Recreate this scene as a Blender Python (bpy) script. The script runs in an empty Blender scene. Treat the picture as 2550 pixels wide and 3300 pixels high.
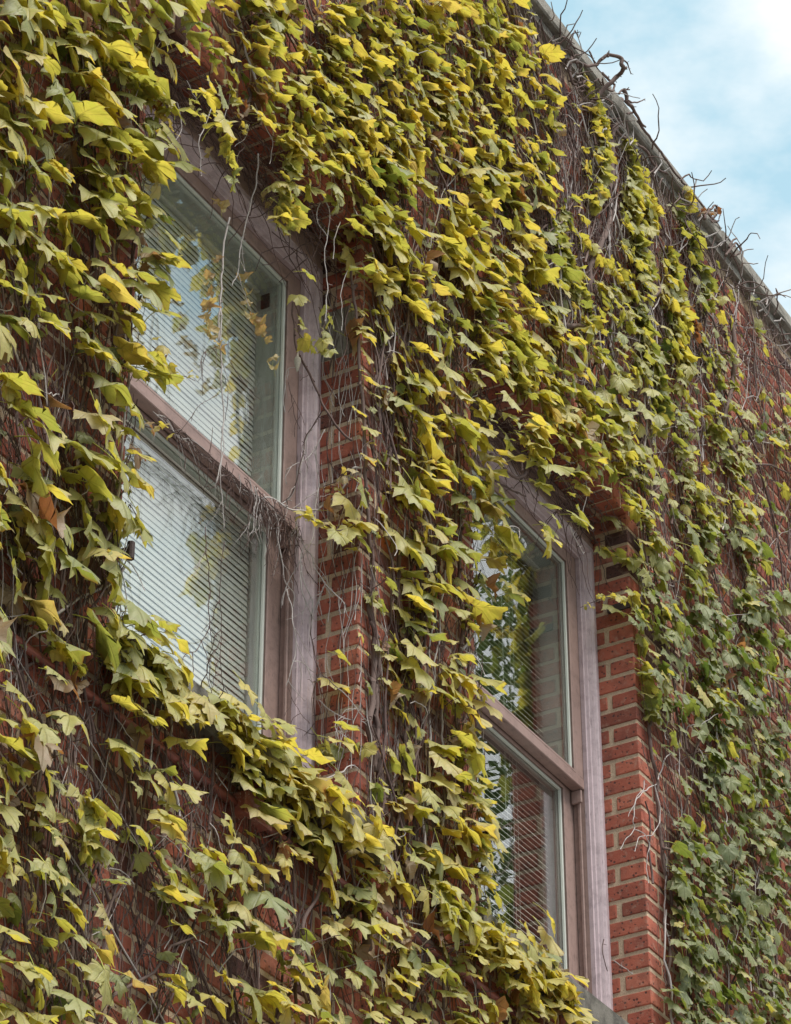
import bpy, bmesh, math, random
import numpy as np
from mathutils import Vector, Matrix, noise

random.seed(7)
R = math.radians
scene = bpy.context.scene
COL = scene.collection

# ------------------------------------------------------------------ camera
FPX, IW, IH = 9464.0, 2550.0, 3300.0
pitch = math.atan(6250 / 9464)
yaw = R(30.2)
fwd_h = Vector((math.cos(yaw), math.sin(yaw), 0))
right = Vector((math.sin(yaw), -math.cos(yaw), 0))
fwd = fwd_h * math.cos(pitch) + Vector((0, 0, 1)) * math.sin(pitch)
upv = -fwd_h * math.sin(pitch) + Vector((0, 0, 1)) * math.cos(pitch)
CAM = Vector((0, -4.0, 1.6))
cd = bpy.data.cameras.new('camera')
cam = bpy.data.objects.new('camera', cd)
COL.objects.link(cam)
cd.sensor_fit = 'HORIZONTAL'
cd.sensor_width = 36.0
cd.lens = FPX / IW * 36.0
cd.clip_end = 3000
m3 = Matrix((right, upv, -fwd)).transposed()
cam.matrix_world = Matrix.Translation(CAM) @ m3.to_4x4()
scene.camera = cam

# ------------------------------------------------------------------ world / sky
SUN_EL, SUN_AZ = 60.0, -8.0          # azimuth from -Y (street side) towards +X
sunv = Vector((math.sin(R(SUN_AZ)) * math.cos(R(SUN_EL)), -math.cos(R(SUN_AZ)) * math.cos(R(SUN_EL)), math.sin(R(SUN_EL))))
world = bpy.data.worlds.new('World')
scene.world = world
world.use_nodes = True
wn, wl = world.node_tree.nodes, world.node_tree.links
for n_ in list(wn):
    wn.remove(n_)
out = wn.new('ShaderNodeOutputWorld')
bg = wn.new('ShaderNodeBackground')
bg.inputs['Strength'].default_value = 0.1
sky = wn.new('ShaderNodeTexSky')
sky.sky_type = 'NISHITA'
sky.sun_disc = False
sky.sun_elevation = R(SUN_EL)
sky.sun_rotation = math.atan2(sunv.x, sunv.y)
sky.air_density = 1.0
sky.dust_density = 1.6
sky.ozone_density = 1.4
tc = wn.new('ShaderNodeTexCoord')
mp = wn.new('ShaderNodeMapping')
mp.inputs['Location'].default_value = (8.2, 3.1, 1.7)
mp.inputs['Scale'].default_value = (1.0, 1.0, 1.9)
nz = wn.new('ShaderNodeTexNoise')
nz.inputs['Scale'].default_value = 4.2
nz.inputs['Detail'].default_value = 7
nz.inputs['Roughness'].default_value = 0.58
rp = wn.new('ShaderNodeValToRGB')
rp.color_ramp.elements[0].position = 0.405
rp.color_ramp.elements[1].position = 0.56
mixs = wn.new('ShaderNodeMix'); mixs.data_type = 'RGBA'     # thin high haze over the blue
mixs.inputs[0].default_value = 0.8
mixs.inputs[7].default_value = (2.6, 3.95, 4.45, 1)
mixc = wn.new('ShaderNodeMix'); mixc.data_type = 'RGBA'
mixc.inputs[7].default_value = (5.0, 5.2, 5.25, 1)
wl.new(tc.outputs['Generated'], mp.inputs[0])
wl.new(mp.outputs[0], nz.inputs['Vector'])
wl.new(nz.outputs[0], rp.inputs[0])
wl.new(sky.outputs[0], mixs.inputs[6])
wl.new(rp.outputs[0], mixc.inputs[0])
wl.new(mixs.outputs[2], mixc.inputs[6])
wl.new(mixc.outputs[2], bg.inputs['Color'])
wl.new(bg.outputs[0], out.inputs[0])

sd = bpy.data.lights.new('sun', 'SUN')
sd.energy = 2.5
sd.angle = R(35)
sd.color = (1.0, 0.95, 0.87)
sun = bpy.data.objects.new('sun', sd)
sun.rotation_euler = sunv.to_track_quat('Z', 'Y').to_euler()
COL.objects.link(sun)
vs = scene.view_settings
scene.display_settings.display_device = 'sRGB'
vs.view_transform = 'Standard'
vs.look = 'None'
vs.exposure = 1.10
vs.gamma = 1.0
vs.use_curve_mapping = False
scene.cycles.max_bounces = 10
scene.cycles.transparent_max_bounces = 12
scene.cycles.use_denoising = True


def at(px, py, Y):
    """pixel of the 1688-wide view of the photograph -> point on the vertical plane y = Y"""
    v = fwd * FPX + right * (px * 1.51066 - IW / 2) - upv * (py * 1.51066 - IH / 2)
    return CAM + v * ((Y - CAM.y) / v.y)


def to_px(P):
    q = Vector(P) - CAM
    z = q.dot(fwd)
    return ((IW / 2 + FPX * q.dot(right) / z) / 1.51066, (IH / 2 - FPX * q.dot(upv) / z) / 1.51066)


# ------------------------------------------------------------------ materials
class NT:
    def __init__(s, name):
        s.m = bpy.data.materials.new(name)
        s.m.use_nodes = True
        s.t = s.m.node_tree
        s.t.nodes.clear()
        s.out = s.t.nodes.new('ShaderNodeOutputMaterial')

    def n(s, kind, **kw):
        x = s.t.nodes.new('ShaderNode' + kind)
        for k, v in kw.items():
            if k.startswith('i_'):
                x.inputs[k[2:].replace('_', ' ')].default_value = v
            else:
                setattr(x, k, v)
        return x

    def l(s, a, b):
        s.t.links.new(a, b)

    def put(s, sock, v):
        if hasattr(v, 'links') or hasattr(v, 'is_linked'):
            s.l(v, sock)
        else:
            sock.default_value = v

    def math(s, op, a, b=0.0, c=None, clamp=False):
        x = s.t.nodes.new('ShaderNodeMath')
        x.operation = op
        x.use_clamp = clamp
        s.put(x.inputs[0], a)
        s.put(x.inputs[1], b)
        if c is not None:
            s.put(x.inputs[2], c)
        return x.outputs[0]

    def mix(s, f, a, b, blend='MIX'):
        x = s.t.nodes.new('ShaderNodeMix')
        x.data_type = 'RGBA'
        x.blend_type = blend
        s.put(x.inputs[0], f)
        s.put(x.inputs[6], a)
        s.put(x.inputs[7], b)
        return x.outputs[2]

    def noise(s, vec, scale, detail=3, rough=0.5, dist=0.0):
        x = s.t.nodes.new('ShaderNodeTexNoise')
        s.l(vec, x.inputs['Vector'])
        x.inputs['Scale'].default_value = scale
        x.inputs['Detail'].default_value = detail
        x.inputs['Roughness'].default_value = rough
        x.inputs['Distortion'].default_value = dist
        return x.outputs[0]

    def ramp(s, f, stops, interp='LINEAR'):
        x = s.t.nodes.new('ShaderNodeValToRGB')
        s.l(f, x.inputs[0])
        e = x.color_ramp.elements
        x.color_ramp.interpolation = interp
        while len(e) < len(stops):
            e.new(0.5)
        for i, (p, c) in enumerate(stops):
            e[i].position = p
            e[i].color = c if len(c) == 4 else (*c, 1)
        return x.outputs[0]

    def pos(s, scale=(1, 1, 1)):
        g = s.t.nodes.new('ShaderNodeNewGeometry')
        mp_ = s.t.nodes.new('ShaderNodeMapping')
        mp_.inputs['Scale'].default_value = scale
        s.l(g.outputs['Position'], mp_.inputs[0])
        return mp_.outputs[0]

    def tone(s):
        a = s.t.nodes.new('ShaderNodeAttribute')
        a.attribute_type = 'OBJECT'
        a.attribute_name = 'tone'
        b = s.t.nodes.new('ShaderNodeAttribute')
        b.attribute_type = 'GEOMETRY'
        b.attribute_name = 'tone'
        return s.math('ADD', a.outputs['Fac'], b.outputs['Fac'])

    def bump(s, h, strength=0.3, dist=0.002):
        x = s.t.nodes.new('ShaderNodeBump')
        x.inputs['Strength'].default_value = strength
        x.inputs['Distance'].default_value = dist
        s.l(h, x.inputs['Height'])
        return x.outputs[0]

    def princ(s, col, rough=0.6, normal=None, spec=0.4, metal=0.0):
        p = s.t.nodes.new('ShaderNodeBsdfPrincipled')
        s.put(p.inputs['Base Color'], col)
        s.put(p.inputs['Roughness'], rough)
        p.inputs['Specular IOR Level'].default_value = spec
        p.inputs['Metallic'].default_value = metal
        if normal is not None:
            s.l(normal, p.inputs['Normal'])
        return p

    def done(s, shader):
        s.l(shader, s.out.inputs[0])
        return s.m


def mat_brick():
    t = NT('brick_clay')
    p = t.pos()
    tone = t.tone()
    base = t.ramp(tone, [(0.0, (0.050, 0.030, 0.032)), (0.12, (0.10, 0.042, 0.034)), (0.3, (0.20, 0.056, 0.038)),
                         (0.55, (0.33, 0.088, 0.058)), (0.8, (0.41, 0.125, 0.080)), (1.0, (0.40, 0.18, 0.13))])
    big = t.noise(p, 14, 4, 0.6)
    c = t.mix(t.math('MULTIPLY', t.math('SUBTRACT', big, 0.45, clamp=True), 2.6, clamp=True), base, (0.13, 0.042, 0.034, 1))
    v = t.n('TexVoronoi', i_Scale=62.0)
    t.l(p, v.inputs['Vector'])
    sp = t.math('SUBTRACT', 0.36, v.outputs['Distance'])
    gate = t.math('GREATER_THAN', t.noise(p, 40, 2), 0.47)
    spot = t.math('MULTIPLY', t.math('MULTIPLY', sp, 6.0, clamp=True), gate, clamp=True)
    c = t.mix(t.math('MULTIPLY', spot, 0.85), c, (0.028, 0.02, 0.024, 1))
    fine = t.noise(p, 420, 3, 0.7)
    c = t.mix(t.math('MULTIPLY', t.math('SUBTRACT', fine, 0.5, clamp=True), 1.6, clamp=True), c, (0.40, 0.20, 0.14, 1))
    sm = t.math('SUBTRACT', t.noise(p, 34, 6, 0.72), 0.54, clamp=True)
    c = t.mix(t.math('MULTIPLY', sm, 3.2, clamp=True), c, (0.37, 0.27, 0.21, 1))
    h = t.math('ADD', t.math('MULTIPLY', fine, 0.6), t.math('MULTIPLY', t.noise(p, 90, 4, 0.7), 1.0))
    h = t.math('SUBTRACT', h, t.math('MULTIPLY', spot, 0.6))
    return t.done(t.princ(c, 0.86, t.bump(h, 0.75, 0.004), 0.25).outputs[0])


def mat_mortar():
    t = NT('mortar')
    p = t.pos()
    n1 = t.noise(p, 240, 4, 0.75)
    c = t.ramp(n1, [(0.25, (0.38, 0.27, 0.18)), (0.5, (0.78, 0.59, 0.43)), (0.75, (0.84, 0.70, 0.54))])
    c = t.mix(t.math('MULTIPLY', t.noise(p, 7, 3), 0.42), c, (0.14, 0.105, 0.075, 1))
    h = t.math('ADD', n1, t.noise(p, 60, 4, 0.7))
    return t.done(t.princ(c, 0.95, t.bump(h, 1.0, 0.008), 0.1).outputs[0])


def mat_paint(name, col, dark, worn=0.35, streak=(1, 1, 0.06), rough=0.5):
    t = NT(name)
    p = t.pos()
    ps = t.pos(streak)
    c = t.mix(t.math('MULTIPLY', t.noise(p, 9, 4, 0.6), 0.6), (*col, 1), (*[x * 0.78 for x in col], 1))
    st = t.noise(ps, 260, 3, 0.6)
    crack = t.math('MULTIPLY', t.math('SUBTRACT', st, 0.60, clamp=True), 9.0, clamp=True)
    gate = t.math('MULTIPLY', t.math('SUBTRACT', t.noise(p, 17, 3), 0.44, clamp=True), 6.0, clamp=True)
    cf = t.math('MULTIPLY', crack, t.math('MULTIPLY', gate, worn * 2.2), clamp=True)
    c = t.mix(cf, c, (*dark, 1))
    sp = t.math('MULTIPLY', t.math('SUBTRACT', t.noise(p, 300, 2, 0.6), 0.68, clamp=True), 10.0, clamp=True)
    c = t.mix(t.math('MULTIPLY', sp, 0.8), c, (*[x * 0.3 for x in dark], 1))
    dirt = t.math('MULTIPLY', t.math('SUBTRACT', t.noise(p, 24, 6, 0.75), 0.47, clamp=True), 3.2, clamp=True)
    c = t.mix(t.math('MULTIPLY', dirt, 0.5), c, (*[x * 0.6 for x in dark], 1))
    h = t.math('SUBTRACT', t.math('MULTIPLY', t.noise(ps, 120, 3), 0.5), t.math('MULTIPLY', cf, 1.5))
    return t.done(t.princ(c, rough, t.bump(h, 0.5, 0.002), 0.4).outputs[0])


def mat_plain(name, col, rough=0.7, nscale=40, amt=0.4, bump=0.3, bd=0.002, spec=0.3, metal=0.0):
    t = NT(name)
    p = t.pos()
    n1 = t.noise(p, nscale, 4, 0.65)
    c = t.mix(n1, (*[x * (1 - amt) for x in col], 1), (*[min(1, x * (1 + amt)) for x in col], 1))
    return t.done(t.princ(c, rough, t.bump(t.noise(p, nscale * 4, 4, 0.6), bump, bd), spec, metal).outputs[0])


def mat_stone(name, col, dark):
    t = NT(name)
    p = t.pos()
    n1 = t.noise(p, 12, 5, 0.7)
    c = t.ramp(n1, [(0.3, dark), (0.55, col), (0.8, [x * 1.15 for x in col])])
    c = t.mix(t.math('MULTIPLY', t.math('SUBTRACT', t.noise(p, 260, 3, 0.7), 0.5, clamp=True), 2.5, clamp=True), c, (*[x * 0.35 for x in col], 1))
    return t.done(t.princ(c, 0.92, t.bump(t.math('ADD', n1, t.noise(p, 200, 4, 0.7)), 0.8, 0.005), 0.15).outputs[0])


def mat_leaf(name, tree=False):
    t = NT(name)
    tone = t.tone()
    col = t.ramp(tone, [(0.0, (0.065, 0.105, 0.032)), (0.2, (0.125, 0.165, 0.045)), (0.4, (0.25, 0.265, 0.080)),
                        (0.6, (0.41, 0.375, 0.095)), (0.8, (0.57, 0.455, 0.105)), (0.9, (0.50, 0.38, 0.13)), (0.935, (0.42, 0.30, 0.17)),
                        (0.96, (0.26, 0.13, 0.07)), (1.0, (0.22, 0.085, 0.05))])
    g = t.n('NewGeometry')
    if tree:
        d = t.n('BsdfDiffuse'); t.l(col, d.inputs[0])
        tr = t.n('BsdfTranslucent'); t.l(col, tr.inputs[0])
        mx = t.n('MixShader'); mx.inputs[0].default_value = 0.35
        t.l(d.outputs[0], mx.inputs[1]); t.l(tr.outputs[0], mx.inputs[2])
        return t.done(mx.outputs[0])
    uv = t.n('UVMap')
    uv.uv_map = 'UVMap'
    sep = t.n('SeparateXYZ')
    t.l(uv.outputs[0], sep.inputs[0])
    x = t.math('SUBTRACT', sep.outputs[0], 0.5)
    y = t.math('SUBTRACT', sep.outputs[1], 0.2)
    r = t.math('SQRT', t.math('ADD', t.math('MULTIPLY', x, x), t.math('MULTIPLY', y, y)))
    ax = t.math('ABSOLUTE', x)
    vein = None
    for a in (0, 42, 95, 140):
        ca, sa = math.cos(R(a)), math.sin(R(a))
        d = t.math('ABSOLUTE', t.math('SUBTRACT', t.math('MULTIPLY', ax, ca), t.math('MULTIPLY', y, sa)))
        along = t.math('ADD', t.math('MULTIPLY', ax, sa), t.math('MULTIPLY', y, ca))
        w = t.math('MULTIPLY', t.math('SUBTRACT', 0.016, t.math('MULTIPLY', d, 1.0), clamp=True), 62.0, clamp=True)
        w = t.math('MULTIPLY', w, t.math('GREATER_THAN', along, 0.0))
        vein = w if vein is None else t.math('MAXIMUM', vein, w)
    # secondary veins: stripes slanted off the midrib
    sec = t.math('SINE', t.math('MULTIPLY', t.math('SUBTRACT', y, t.math('MULTIPLY', ax, 0.75)), 58.0))
    sec = t.math('MULTIPLY', t.math('SUBTRACT', sec, 0.86, clamp=True), 3.0, clamp=True)
    p = t.pos()
    n1 = t.noise(p, 45, 4, 0.6)
    n2 = t.noise(p, 190, 3, 0.7)
    c = t.mix(t.math('MULTIPLY', t.math('SUBTRACT', n1, 0.3, clamp=True), 1.8, clamp=True), col, t.mix(1.0, col, (0.75, 0.9, 0.6, 1), 'MULTIPLY'))
    c = t.mix(t.math('MULTIPLY', sec, 0.4), c, t.mix(1.0, c, (0.55, 0.62, 0.5, 1), 'MULTIPLY'))
    c = t.mix(t.math('MULTIPLY', vein, 0.6), c, t.mix(1.0, c, (0.62, 0.55, 0.6, 1), 'MULTIPLY'))
    # browned margins and spots
    edge = t.n('Attribute'); edge.attribute_name = 'edge'
    eb = t.math('MULTIPLY', t.math('POWER', edge.outputs['Fac'], 2.5), t.math('MULTIPLY', t.math('SUBTRACT', t.noise(p, 34, 3), 0.45, clamp=True), 6.5, clamp=True), clamp=True)
    c = t.mix(t.math('MULTIPLY', eb, 0.8), c, (0.22, 0.085, 0.035, 1))
    spk = t.math('MULTIPLY', t.math('SUBTRACT', n2, 0.64, clamp=True), 9.0, clamp=True)
    c = t.mix(t.math('MULTIPLY', spk, 0.55), c, (0.09, 0.06, 0.025, 1))
    nrm = t.bump(t.math('SUBTRACT', t.math('ADD', n1, t.math('MULTIPLY', n2, 0.4)), t.math('ADD', vein, t.math('MULTIPLY', sec, 0.4))), 0.55, 0.003)
    # sky sheen painted into the upper face's colour, greyer than the underside
    top = t.mix(0.34, c, (0.38, 0.38, 0.24, 1))
    cs = t.mix(g.outputs['Backfacing'], top, c)
    pr = t.princ(cs, 0.50, nrm, 0.5)
    tr = t.n('BsdfTranslucent')
    tcol = t.mix(1.0, c, (1.6, 1.5, 0.95, 1), 'MULTIPLY')
    t.l(tcol, tr.inputs[0])
    t.l(nrm, tr.inputs[1])
    mx = t.n('MixShader')
    mx.inputs[0].default_value = 0.46
    t.l(pr.outputs[0], mx.inputs[1])
    t.l(tr.outputs[0], mx.inputs[2])
    return t.done(mx.outputs[0])


def mat_bark(name, a, b):
    t = NT(name)
    p = t.pos((1, 1, 0.25))
    n1 = t.noise(p, 160, 4, 0.7)
    big = t.noise(t.pos(), 5, 3)
    c = t.mix(t.math('ADD', t.math('MULTIPLY', n1, 0.5), t.math('MULTIPLY', big, 0.5)), (*a, 1), (*b, 1))
    return t.done(t.princ(c, 0.85, t.bump(n1, 0.7, 0.003), 0.2).outputs[0])


def mat_glass():
    t = NT('window_glass')
    lw = t.n('LayerWeight'); lw.inputs['Blend'].default_value = 0.5
    p = t.pos()
    b = t.bump(t.noise(p, 2.2, 1, 0.5), 0.04, 0.02)
    f = t.math('ADD', t.math('MULTIPLY', t.math('POWER', lw.outputs['Facing'], 2.8), 0.86), 0.10, clamp=True)   # sealed double glazing
    gl = t.n('BsdfGlossy'); gl.inputs['Roughness'].default_value = 0.0
    t.l(b, gl.inputs['Normal'])
    tr = t.n('BsdfTransparent'); tr.inputs[0].default_value = (0.95, 0.965, 0.955, 1)
    mx = t.n('MixShader')
    t.l(f, mx.inputs[0]); t.l(tr.outputs[0], mx.inputs[1]); t.l(gl.outputs[0], mx.inputs[2])
    return t.done(mx.outputs[0])


def mat_ground():
    t = NT('paving')
    p = t.pos()
    br = t.n('TexBrick')
    t.l(p, br.inputs['Vector'])
    br.inputs['Color1'].default_value = (0.26, 0.25, 0.23, 1)
    br.inputs['Color2'].default_value = (0.20, 0.195, 0.18, 1)
    br.inputs['Mortar'].default_value = (0.09, 0.085, 0.08, 1)
    br.inputs['Scale'].default_value = 0.6
    br.inputs['Mortar Size'].default_value = 0.008
    return t.done(t.princ(br.outputs[0], 0.9, t.bump(t.noise(p, 30, 4), 0.3, 0.004), 0.2).outputs[0])


M = dict(
    brick=mat_brick(), mortar=mat_mortar(),
    lilac=mat_paint('lilac_trim_paint', (0.47, 0.375, 0.405), (0.12, 0.085, 0.09), 0.45),
    brown=mat_paint('brown_sash_paint', (0.295, 0.200, 0.178), (0.075, 0.045, 0.04), 0.45),
    railp=mat_paint('brown_rail_paint', (0.285, 0.190, 0.170), (0.06, 0.036, 0.03), 0.6, (0.06, 1, 1)),
    green=mat_plain('pale_green_paint', (0.50, 0.52, 0.48), 0.45, 20, 0.12, 0.15),
    grey=mat_plain('pale_grey_lining', (0.50, 0.53, 0.51), 0.5, 20, 0.1, 0.1),
    slat=mat_plain('blind_slat_enamel', (0.76, 0.76, 0.71), 0.4, 15, 0.06, 0.05),
    cord=mat_plain('blind_cord', (0.75, 0.76, 0.72), 0.8, 90, 0.05, 0.1),
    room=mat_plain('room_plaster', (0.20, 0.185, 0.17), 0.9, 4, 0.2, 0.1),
    glass=mat_glass(),
    stone=mat_stone('sill_stone', (0.17, 0.155, 0.135), (0.05, 0.045, 0.04)),
    coping=mat_stone('coping_stone', (0.29, 0.27, 0.24), (0.12, 0.11, 0.095)),
    cement=mat_stone('cement_patch', (0.27, 0.25, 0.215), (0.14, 0.125, 0.10)),
    conduit=mat_paint('red_conduit_paint', (0.24, 0.075, 0.060), (0.05, 0.03, 0.028), 0.3, (0.1, 1, 1)),
    box=mat_paint('red_box_paint', (0.25, 0.075, 0.060), (0.55, 0.52, 0.48), 0.9, (1, 1, 0.5)),
    iron=mat_plain('rusty_iron', (0.055, 0.038, 0.036), 0.7, 60, 0.5, 0.6, 0.004, 0.4, 0.4),
    leaf=mat_leaf('ivy_leaf'), tree_leaf=mat_leaf('street_tree_leaf', True),
    stem=mat_bark('ivy_bark', (0.060, 0.038, 0.033), (0.21, 0.15, 0.135)),
    twig=mat_bark('dark_twig_bark', (0.045, 0.028, 0.026), (0.16, 0.105, 0.095)),
    pale=mat_bark('pale_dead_twig', (0.22, 0.185, 0.175), (0.56, 0.52, 0.51)),
    petiole=mat_plain('leaf_stalk', (0.36, 0.36, 0.07), 0.5, 50, 0.25, 0.1),
    cocoon=mat_plain('cocoon_silk', (0.46, 0.42, 0.36), 0.9, 300, 0.4, 0.8, 0.003),
    ground=mat_ground(),
    bark=mat_plain('tree_bark', (0.11, 0.085, 0.065), 0.9, 20, 0.4, 0.8, 0.02),
)


# ------------------------------------------------------------------ mesh helpers
class MB:
    def __init__(s):
        s.v, s.f, s.tone, s.uv, s.edge, s.mi, s.smooth, s.recalc = [], [], [], [], [], [], False, True

    def add(s, verts, faces, tone=0.0, uv=None, edge=None, mi=0):
        o = len(s.v)
        s.v.extend(verts)
        s.f.extend([tuple(i + o for i in f) for f in faces])
        s.tone.extend([tone] * len(verts))
        s.uv.extend(uv if uv else [(0.5, 0.2)] * len(verts))
        s.edge.extend(edge if edge else [0.0] * len(verts))
        if isinstance(mi, int):
            s.mi.extend([mi] * len(faces))
        else:
            s.mi.extend(mi)

    def box(s, x0, x1, y0, y1, z0, z1, c=0.0, jit=0.0, tone=0.0):
        if c <= 0:
            v = [(x, y, z) for x in (x0, x1) for y in (y0, y1) for z in (z0, z1)]
            f = [(0, 1, 3, 2), (4, 6, 7, 5), (0, 4, 5, 1), (2, 3, 7, 6), (0, 2, 6, 4), (1, 5, 7, 3)]
            s.add(v, f, tone)
            return
        v = []
        idx = {}
        X, Y, Z = (x0, x1), (y0, y1), (z0, z1)
        rj = lambda: random.uniform(-jit, jit)
        for i in (0, 1):
            for j in (0, 1):
                for k in (0, 1):
                    sx, sy, sz = (c, -c)[i], (c, -c)[j], (c, -c)[k]
                    jx, jy, jz = rj(), rj(), rj()
                    for a in range(3):
                        idx[i, j, k, a] = len(v)
                        q = [X[i] + sx, Y[j] + sy, Z[k] + sz]
                        q[a] = (X, Y, Z)[a][(i, j, k)[a]]
                        v.append((q[0] + jx, q[1] + jy * 0.5, q[2] + jz))
        f = []
        g = lambda i, j, k, a: idx[i, j, k, a]
        for i in (0, 1):
            q = [g(i, 0, 0, 0), g(i, 1, 0, 0), g(i, 1, 1, 0), g(i, 0, 1, 0)]
            f.append(tuple(q if i else q[::-1]))
            q = [g(0, i, 0, 1), g(0, i, 1, 1), g(1, i, 1, 1), g(1, i, 0, 1)]
            f.append(tuple(q if i else q[::-1]))
            q = [g(0, 0, i, 2), g(1, 0, i, 2), g(1, 1, i, 2), g(0, 1, i, 2)]
            f.append(tuple(q if i else q[::-1]))
        for i in (0, 1):
            for j in (0, 1):
                q = [g(i, j, 0, 0), g(i, j, 1, 0), g(i, j, 1, 1), g(i, j, 0, 1)]
                f.append(tuple(q if i != j else q[::-1]))
                q = [g(i, 0, j, 0), g(i, 1, j, 0), g(i, 1, j, 2), g(i, 0, j, 2)]
                f.append(tuple(q[::-1] if i != j else q))
                q = [g(0, i, j, 1), g(1, i, j, 1), g(1, i, j, 2), g(0, i, j, 2)]
                f.append(tuple(q if i != j else q[::-1]))
        for i in (0, 1):
            for j in (0, 1):
                for k in (0, 1):
                    q = [g(i, j, k, 0), g(i, j, k, 1), g(i, j, k, 2)]
                    f.append(tuple(q if (i + j + k) % 2 else q[::-1]))
        s.add(v, f, tone)

    def tube(s, pts, radii, sides=4, tone=0.0, cap=True, mi=0):
        P = [Vector(p) for p in pts]
        n = len(P)
        if not hasattr(radii, '__len__'):
            radii = [radii] * n
        v = []
        ref = Vector((0.31, 0.9, 0.12)).normalized()
        for i in range(n):
            t = (P[min(i + 1, n - 1)] - P[max(i - 1, 0)])
            if t.length < 1e-9:
                t = Vector((0, 0, 1))
            t.normalize()
            a = t.cross(ref)
            if a.length < 0.05:
                a = t.cross(Vector((1, 0, 0)))
            a.normalize()
            b = t.cross(a)
            for k in range(sides):
                th = 2 * math.pi * k / sides
                v.append(tuple(P[i] + (a * math.cos(th) + b * math.sin(th)) * radii[i]))
        f = []
        for i in range(n - 1):
            for k in range(sides):
                k2 = (k + 1) % sides
                f.append((i * sides + k, i * sides + k2, (i + 1) * sides + k2, (i + 1) * sides + k))
        if cap:
            f.append(tuple(range(sides)))
            f.append(tuple(range((n - 1) * sides, n * sides))[::-1])
        s.add(v, f, tone, mi=mi)

    def mesh(s, name, mats):
        me = bpy.data.meshes.new(name)
        me.from_pydata(s.v, [], s.f)
        for m in (mats if isinstance(mats, (list, tuple)) else [mats]):
            me.materials.append(m)
        if any(s.mi):
            me.polygons.foreach_set('material_index', s.mi)
        if any(s.tone):
            a = me.attributes.new('tone', 'FLOAT', 'POINT')
            a.data.foreach_set('value', s.tone)
        if any(s.edge):
            a = me.attributes.new('edge', 'FLOAT', 'POINT')
            a.data.foreach_set('value', s.edge)
            u = me.uv_layers.new(name='UVMap')
            li = np.empty(len(me.loops), dtype=np.int32)
            me.loops.foreach_get('vertex_index', li)
            u.data.foreach_set('uv', np.array(s.uv, dtype=np.float32)[li].ravel())
        if s.smooth:
            me.polygons.foreach_set('use_smooth', [True] * len(me.polygons))
        if s.recalc:
            bm = bmesh.new()
            bm.from_mesh(me)
            bmesh.ops.recalc_face_normals(bm, faces=bm.faces)
            bm.to_mesh(me)
            bm.free()
        me.update()
        return me

    def build(s, name, mats, parent=None, kind=None):
        return obj(name, s.mesh(name, mats), parent, kind)


def obj(name, me, parent=None, kind=None):
    o = bpy.data.objects.new(name, me)
    COL.objects.link(o)
    if parent is not None:
        o.parent = parent
    if kind:
        o['kind'] = kind
    return o


def tag(o, label, cat, group=None):
    o['label'] = label
    o['category'] = cat
    if group:
        o['group'] = group
    return o


def thing(name, label, cat, loc=(0, 0, 0), group=None):
    o = bpy.data.objects.new(name, None)
    COL.objects.link(o)
    o.location = loc
    o.empty_display_size = 0.1
    return tag(o, label, cat, group)


def smoothpath(pts, per=5, wig=0.0, seed=0.0):
    P = [Vector(p) for p in pts]
    res = []
    n = len(P)
    for i in range(n - 1):
        p0, p1, p2, p3 = P[max(i - 1, 0)], P[i], P[i + 1], P[min(i + 2, n - 1)]
        for k in range(per):
            t = k / per
            q = 0.5 * ((2 * p1) + (p2 - p0) * t + (2 * p0 - 5 * p1 + 4 * p2 - p3) * t * t + (3 * p1 - p0 - 3 * p2 + p3) * t ** 3)
            res.append(q)
    res.append(P[-1])
    if wig:
        for i, q in enumerate(res):
            q += Vector(noise.noise_vector(q * 22 + Vector((seed, 0, 0)))) * wig
    return res


# ------------------------------------------------------------------ the building
COURSE, ZM = 0.0712, 6.160                     # brick course height and the level of one mortar joint
WIN = [(5.393, 6.644), (7.400, 8.651)]        # the two openings
ZB, ZT = 5.62, 7.86
X0, X1, ZLO, ZHI = 4.05, 11.9, 3.95, 9.86     # where the bricks are laid one by one

building = thing('brick_building', 'ivy covered red brick building with two tall sash windows under a stone coping', 'building')
mb = MB()
ym = 0.0042


def wallbox(x0, x1, z0, z1):
    mb.box(x0, x1, ym, 0.32, z0, z1)


wallbox(X0 - 0.3, WIN[0][0] - ym, ZLO, ZT + ym)
wallbox(WIN[0][1] + ym, WIN[1][0] - ym, ZLO, ZT + ym)
wallbox(WIN[1][1] + ym, X1, ZLO, ZT + ym)
for a, b in WIN:
    mb.box(a - ym, b + ym, ym, 0.32, ZLO, ZB - 0.003)
mb.box(X0 - 0.3, X1, ym, 0.32, ZT + ym, ZHI + 0.05)
wall = mb.build('wall', M['mortar'], building)

# masonry beyond the laid bricks
t = NT('far_brickwork')
pz = t.n('NewGeometry'); sx = t.n('SeparateXYZ'); cx = t.n('CombineXYZ')
t.l(pz.outputs['Position'], sx.inputs[0]); t.l(sx.outputs[0], cx.inputs[0]); t.l(sx.outputs[2], cx.inputs[1])
bt = t.n('TexBrick'); t.l(cx.outputs[0], bt.inputs['Vector'])
bt.inputs['Color1'].default_value = (0.25, 0.066, 0.045, 1); bt.inputs['Color2'].default_value = (0.14, 0.045, 0.035, 1)
bt.inputs['Mortar'].default_value = (0.3, 0.25, 0.18, 1); bt.inputs['Scale'].default_value = 1.0
bt.inputs['Brick Width'].default_value = 0.212; bt.inputs['Row Height'].default_value = COURSE
bt.inputs['Mortar Size'].default_value = 0.006
t.done(t.princ(bt.outputs[0], 0.9, t.bump(t.noise(t.pos(), 90, 4), 0.6, 0.004), 0.2).outputs[0])
mb = MB()
mb.box(-9, X0 - 0.3, 0.0, 0.32, 0, 9.91)
mb.box(X0 - 0.3, X1, 0.0, 0.32, 0, ZLO)
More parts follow.
